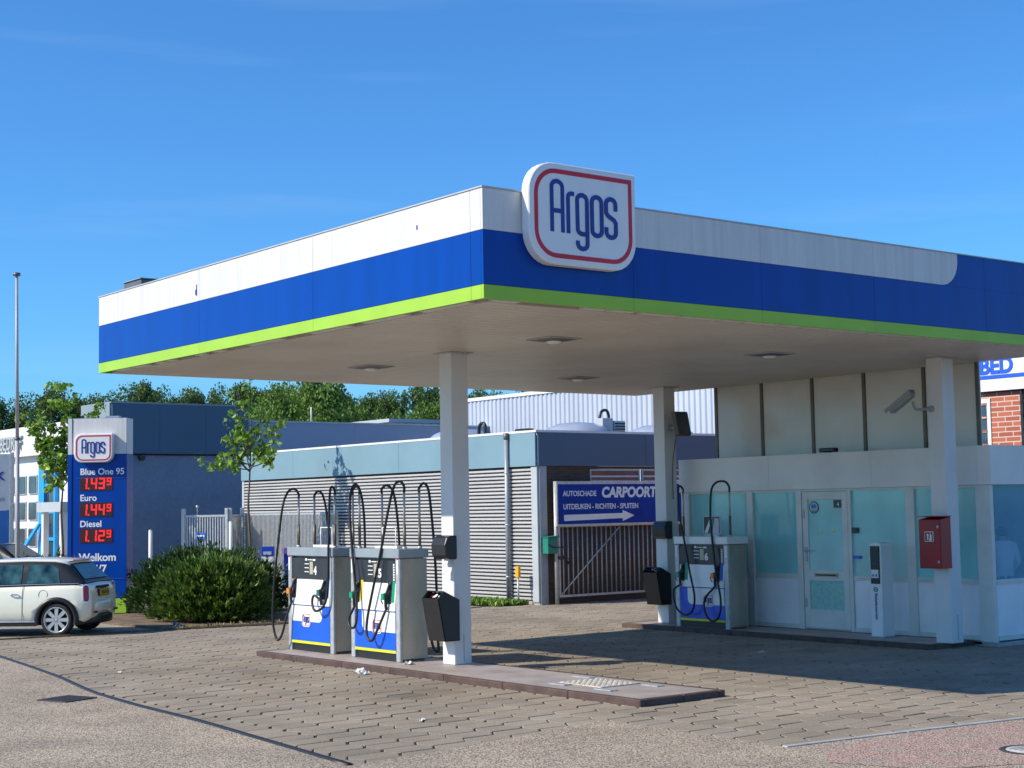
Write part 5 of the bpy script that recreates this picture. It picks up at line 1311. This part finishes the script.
# young street trees
def young_tree(loc, h0, h1, spread, label, seed, arms, size=.11, nl=1500):
    rn = random.Random(seed)
    t = thing('young_tree', loc, 0, label, 'tree', 'young street trees')
    tr = MB(); tr.tube([(0, 0, 0), (.03, .02, h0*.4), (-.03, .01, h0*.8), (.0, 0, h0), (.06, 0, (h0+h1)/2), (.02, .02, h1)], .045, n=10, rr=.008)
    br = []
    for (dx, dy, z0, z1) in arms:
        e = Vector((dx, dy, z1)); mid = Vector((dx*.5, dy*.5, z0+(z1-z0)*.35))
        tr.tube([(0, 0, z0), mid, e], .018, n=6, rr=.004, sub=4); br.append((Vector((0, 0, z0)), mid, e))
    br.append((Vector((.02, 0, h0)), Vector((.06, 0, (h0+h1)/2)), Vector((.02, .02, h1))))
    tr.build('trunk', 'bark', t)
    tw = []
    for s0, mi_, e in br:
        for k in range(9):
            u = rn.uniform(.3, 1.0); p = s0*(1-u)**2+mi_*2*u*(1-u)+e*u*u
            tw.append((p, p+Vector((rn.gauss(0, .16), rn.gauss(0, .16), rn.gauss(.04, .14)))*spread))
    def gen(rn2):
        a_, b_ = rn2.choice(tw); u = rn2.random(); p = a_.lerp(b_, u)+Vector((rn2.gauss(0, .05), rn2.gauss(0, .05), rn2.gauss(0, .05)))
        return p, (b_-a_)+Vector((0, 0, -.1))
    leaves('crown', gen, nl, size, [(.16, .32, .03), (.26, .42, .04), (.12, .24, .03), (.36, .50, .07), (.18, .28, .04)], t, 'leaf_tree', seed, aspect=1.1)
    return t
young_tree((19.95, 37.0, 0), 3.0, 5.85, 1.0, 'young tree with a thin trunk before the pale blue workshop fascia', 11,
           [(-.75, .95, 3.35, 3.55), (-.95, 1.15, 3.5, 3.62), (-.45, .62, 3.3, 4.6), (.32, -.42, 3.3, 4.55), (.50, -.66, 3.4, 3.75), (-.3, .3, 3.6, 5.2), (.25, -.3, 3.8, 5.0), (.62, -.75, 3.5, 4.7), (-.15, .35, 3.9, 5.6), (.1, .5, 3.4, 4.4), (.5, -.2, 3.4, 4.3), (-.5, .3, 3.3, 4.15)], size=.13, nl=760)
young_tree((17.15, 42.9, 0), 2.9, 5.95, 1.15, 'young leafy tree between the flagpole and the price pylon', 23,
           [(-.85, .62, 3.2, 5.2), (-.60, .55, 3.1, 4.4), (-.35, .2, 3.2, 5.6), (.4, -.3, 3.2, 5.4), (.75, -.5, 3.5, 5.2), (.95, -.62, 3.7, 5.3), (.2, .35, 3.4, 5.9), (-.2, -.3, 3.0, 4.0), (.1, .4, 3.0, 4.3), (-.5, .1, 3.0, 3.6), (.35, -.2, 3.0, 3.9), (-.75, .4, 3.6, 4.9)], size=.14, nl=1700)
# hedge bushes
def bush(loc, rx, ry, rzv, label, seed, nstem, nl, size=.05, rot=0, cols=None):
    rn = random.Random(seed)
    t = thing('bush', loc, rot, label, 'bush', 'clipped evergreen bushes')
    stems = []
    st = MB()
    for i in range(nstem):
        a_ = rn.uniform(0, 2*math.pi); q = math.sqrt(rn.random())
        base = Vector((math.cos(a_)*rx*.35*q, math.sin(a_)*ry*.35*q, 0))
        v = rand_sphere(rn).normalized(); v.z = abs(v.z)**.7
        bump_ = 1+.10*math.sin(v.x*5+seed)*math.cos(v.y*6)+rn.gauss(0, .05)+(.14 if rn.random() < .12 else 0)
        tip = Vector((v.x*rx, v.y*ry, max(.10, v.z*rzv)))*bump_
        stems.append((base, tip))
        if i < 500: st.tube([base+Vector((0, 0, .02)), base.lerp(tip, .55)+Vector((0, 0, .05)), tip*.96], .006, n=3, sub=1, rr=.002)
    st.build('stems', 'stemdark', t)
    def gen(rn2):
        a_, b_ = rn2.choice(stems); u = 1-abs(rn2.gauss(0, .13)); u = max(.4, u)
        p = a_.lerp(b_, u)+Vector((rn2.gauss(0, .035), rn2.gauss(0, .035), rn2.gauss(0, .03)))
        if p.z < .03: return None
        d = (b_-a_).normalized()+Vector((0, 0, .55))
        return p, d
    cols = cols or [(.075, .145, .02), (.12, .21, .03), (.20, .30, .045), (.045, .09, .015), (.09, .165, .025)]
    leaves('foliage', gen, nl, size, cols, t, 'leaf_bush', seed, aspect=2.3, up=.6)
    return t
bush((14.72, 28.90, .03), 1.12, .98, 1.12, 'big rounded evergreen bush beside the paving right of the price pylon', 5, 1300, 36000, size=.045, rot=R(-35))
bush((15.45, 29.5, .03), .80, .8, 1.05, 'low evergreen bush behind the big rounded one, near the blue container', 8, 800, 16000, size=.052, rot=R(-30))
bush((15.9, 31.4, .03), 1.7, .8, 1.30, 'darker hedge bush behind, between price pylon and rounded bush', 9, 900, 20000, size=.042, rot=R(-32), cols=[(.03, .075, .014), (.05, .11, .018), (.07, .14, .02)])
bush((14.6, 37.0, .0), 1.8, .5, 1.15, 'low loose hedge behind the cream car roof', 13, 300, 5000, size=.05, rot=R(-40), cols=[(.09, .15, .03), (.14, .18, .04), (.06, .11, .02)])
# weeds and grass at the workshop wall
def blades(name, gen, n, h, cols, seed, label=None):
    o = leaves(name, gen, n, h, cols, None, 'grass', seed, aspect=1.6); tag(o, kind='stuff'); return o
def g1(rn):
    y = rn.uniform(27.9, 31.8); x = 22.15-rn.random()**1.3*.85
    return (x, y, .0+.02*rn.random()), (0, 0, 1)
g_ = blades('grass', g1, 5200, .07, [(.10, .22, .02), (.16, .28, .03), (.22, .30, .05), (.08, .16, .02)], 4)
tag(g_, 'strip of bright green weeds along the foot of the ribbed workshop wall', 'grass')
def g2(rn):
    x = rn.uniform(13.1, 17.4); y = 27.45+rn.random()**1.5*.35-(x-13)*.08
    return (x, y, .03), (0, 0, 1)
g_ = blades('weeds', g2, 260, .035, [(.10, .18, .03), (.22, .20, .08), (.28, .22, .10)], 6)
tag(g_, 'sparse dry weeds on the soil edge before the bushes', 'weeds')
# poplar row
def poplar_mesh(seed, h, w_, cols, n=5200):
    rn = random.Random(seed)
    tr = MB(); tr.tube([(0, 0, 0), (.1, 0, h*.4), (0, .1, h*.95)], .22, n=6, rr=.03)
    for i in range(14):
        z = rn.uniform(.1, .8)*h; a_ = rn.uniform(0, 6.28); tr.tube([(0, 0, z), (math.cos(a_)*w_*.3, math.sin(a_)*w_*.3, z+h*.07), (math.cos(a_)*w_*.42, math.sin(a_)*w_*.42, z+h*.16)], .06, n=4, rr=.015, sub=2)
    cl = []
    for i in range(95):
        z = rn.uniform(.06, .97); r_ = w_/2*(.55+.45*min(1, z*3) if z < .72 else (.30+.70*math.sqrt(max(0, (1-z)/.28))))
        a_ = rn.uniform(0, 6.28); q = rn.uniform(.2, 1)
        cl.append((Vector((math.cos(a_)*r_*q, math.sin(a_)*r_*q, z*h)), rn.uniform(.35, .75)*w_/4.2, rn.uniform(.8, 1.25)))
    def gen(rn2):
        c, s_, k = rn2.choice(cl); v = rand_sphere(rn2); return c+Vector((v.x*s_, v.y*s_, v.z*s_*1.6)), (0, 0, 1)
    return tr, gen
variants = []
def make_poplar(seed, h, w_, cols, label, group, n):
    t = thing('poplar_tree' if group.startswith('pop') else 'leafy_tree', (0, 0, 0), 0, label, 'tree', group)
    tr, gen = poplar_mesh(seed, h, w_, cols)
    tr.build('trunk', 'bark', t)
    leaves('crown', gen, n, .165, cols, t, 'leaf_pop', seed, aspect=1.3)
    return t
pg = 'poplars in a row along the skyline'
pc_ = [(.10, .175, .04), (.075, .14, .035), (.14, .22, .05), (.09, .16, .04)]
protos = [make_poplar(100+k, 14.6, 5.6, pc_, 'tall dark poplar in the skyline row behind the buildings, one of many alike', pg, 18000) for k in range(4)]
rn = random.Random(77); cnt = 0
A_, B_ = Vector((47.0, 143.0, 0)), Vector((103, 114.0, 0))
A_ = dirpt(-60, 150); B_ = dirpt(650, 150)
NP = 30
for i in range(NP):
    u = i/(NP-1); p = A_.lerp(B_, u)
    o = protos[i] if i < 4 else copy_tree(protos[i % 4])
    s_ = rn.uniform(.86, .96)
    o.location = (p.x+rn.uniform(-.5, .5), p.y+rn.uniform(-.5, .5), 0); o.rotation_euler = (0, 0, rn.uniform(0, 6.28)); o.scale = (s_, s_, s_)
gc = [(.13, .23, .035), (.18, .29, .05), (.10, .18, .03)]
g2l = ['lighter green broad tree in front of the poplars above the pale blue block']
lp = [make_poplar(200+k, 10.5, 6.0, gc, 'lighter green broad tree in front of the poplar row', 'lighter trees before the poplars', 18000) for k in range(2)]
for i, (px_, d, s_) in enumerate(((283, 105, .95), (318, 100, .98), (352, 108, .84), (395, 110, .80), (255, 112, .88), (430, 106, .86), (465, 112, .80))):
    o = lp[i] if i < 2 else copy_tree(lp[i % 2]); p = dirpt(px_, d); o.location = (p.x, p.y, 0); o.scale = (s_, s_, s_); o.rotation_euler = (0, 0, i*1.3)

# ================================================================== SMALL THINGS ON THE GROUND
def scrap(x, y, z, s_, label, mt='paper', seed=1, grp=None):
    rn = random.Random(seed); b = MB(); n_ = 5
    g = [[(x+(i-n_/2)*s_/n_+rn.uniform(-.2, .2)*s_/n_, y+(j-n_/2)*s_*.8/n_+rn.uniform(-.2, .2)*s_/n_, z+.004+rn.random()**2*s_*.35) for i in range(n_)] for j in range(n_)]
    vs = [(p[0]-x, p[1]-y, p[2]-z) for r_ in g for p in r_]; b.add(vs, [(j*n_+i, j*n_+i+1, (j+1)*n_+i+1, (j+1)*n_+i) for j in range(n_-1) for i in range(n_-1)], 0, False)
    o = b.build('paper_scrap', mt); o.location = (x, y, z); so = o.modifiers.new('s', 'SOLIDIFY'); so.thickness = .003
    return tag(o, label, 'litter', grp)
scrap(11.50, 18.20, 0, .19, 'crumpled white paper on the paving against the island below the right pump', seed=2)
scrap(11.40, 17.95, 0, .17, 'second white paper lying just right of the crumpled one by the island', seed=3)
scrap(12.15, 17.95, .08, .17, 'crumpled white paper on the island between pump and sunny column', seed=4)
scrap(17.2, 16.1, 0, .12, 'small bright paper scrap on the shaded paving before the shop door', seed=5)
scrap(9.107, 20.664, 0, .07, 'tiny white scrap on the paving left of the island', seed=6)
scrap(13.55, 28.05, .035, .20, 'blue plastic scrap on the soil at the foot of the bush', 'labelblue', seed=7)
scrap(9.35, 13.6, 0, .09, 'tiny pale scrap on the sunny paving in front of the island', seed=8)
# manholes
def cover(x, y, r_, label, z=.008, ring='concrete', mt='manhole'):
    o = thing('manhole_cover', (x, y, z), 0, label, 'manhole')
    b = MB(); b.lathe([(r_*1.22, 0), (r_*1.2, .004), (r_, .005), (r_*.99, .001)], n=36); b.build('frame', 'manhole', o)
    b = MB(); b.lathe([(.001, .004), (r_*.97, .004), (r_*.98, -.002)], n=36)
    for k in range(-3, 4): b.box(-r_*.6, r_*.6, k*r_*.22-.01, k*r_*.22+.01, .004, .008)
    b.build('lid', mt, o)
cover(12.06, 8.10, .24, 'round manhole with a pale lid at the lower right edge of the road', .011, mt='concrete')
o = thing('drain_grate', (7.33, 18.16, .008), R(20), 'flat dark iron drain grate in the road at lower left', 'drain')
b = MB(); b.box(-.24, .24, -.24, .24, 0, .004); b.build('bed', 'dark', o)
b = MB()
for k in range(12): b.box(-.23, .23, -.23+k*.04, -.23+k*.04+.022, .004, .010)
b.box(-.25, -.23, -.25, .25, .0, .012); b.box(.23, .25, -.25, .25, .0, .012); b.box(-.23, .23, -.25, -.232, .0, .012); b.box(-.23, .23, .232, .25, .0, .012)
b.build('bars', 'manhole', o)
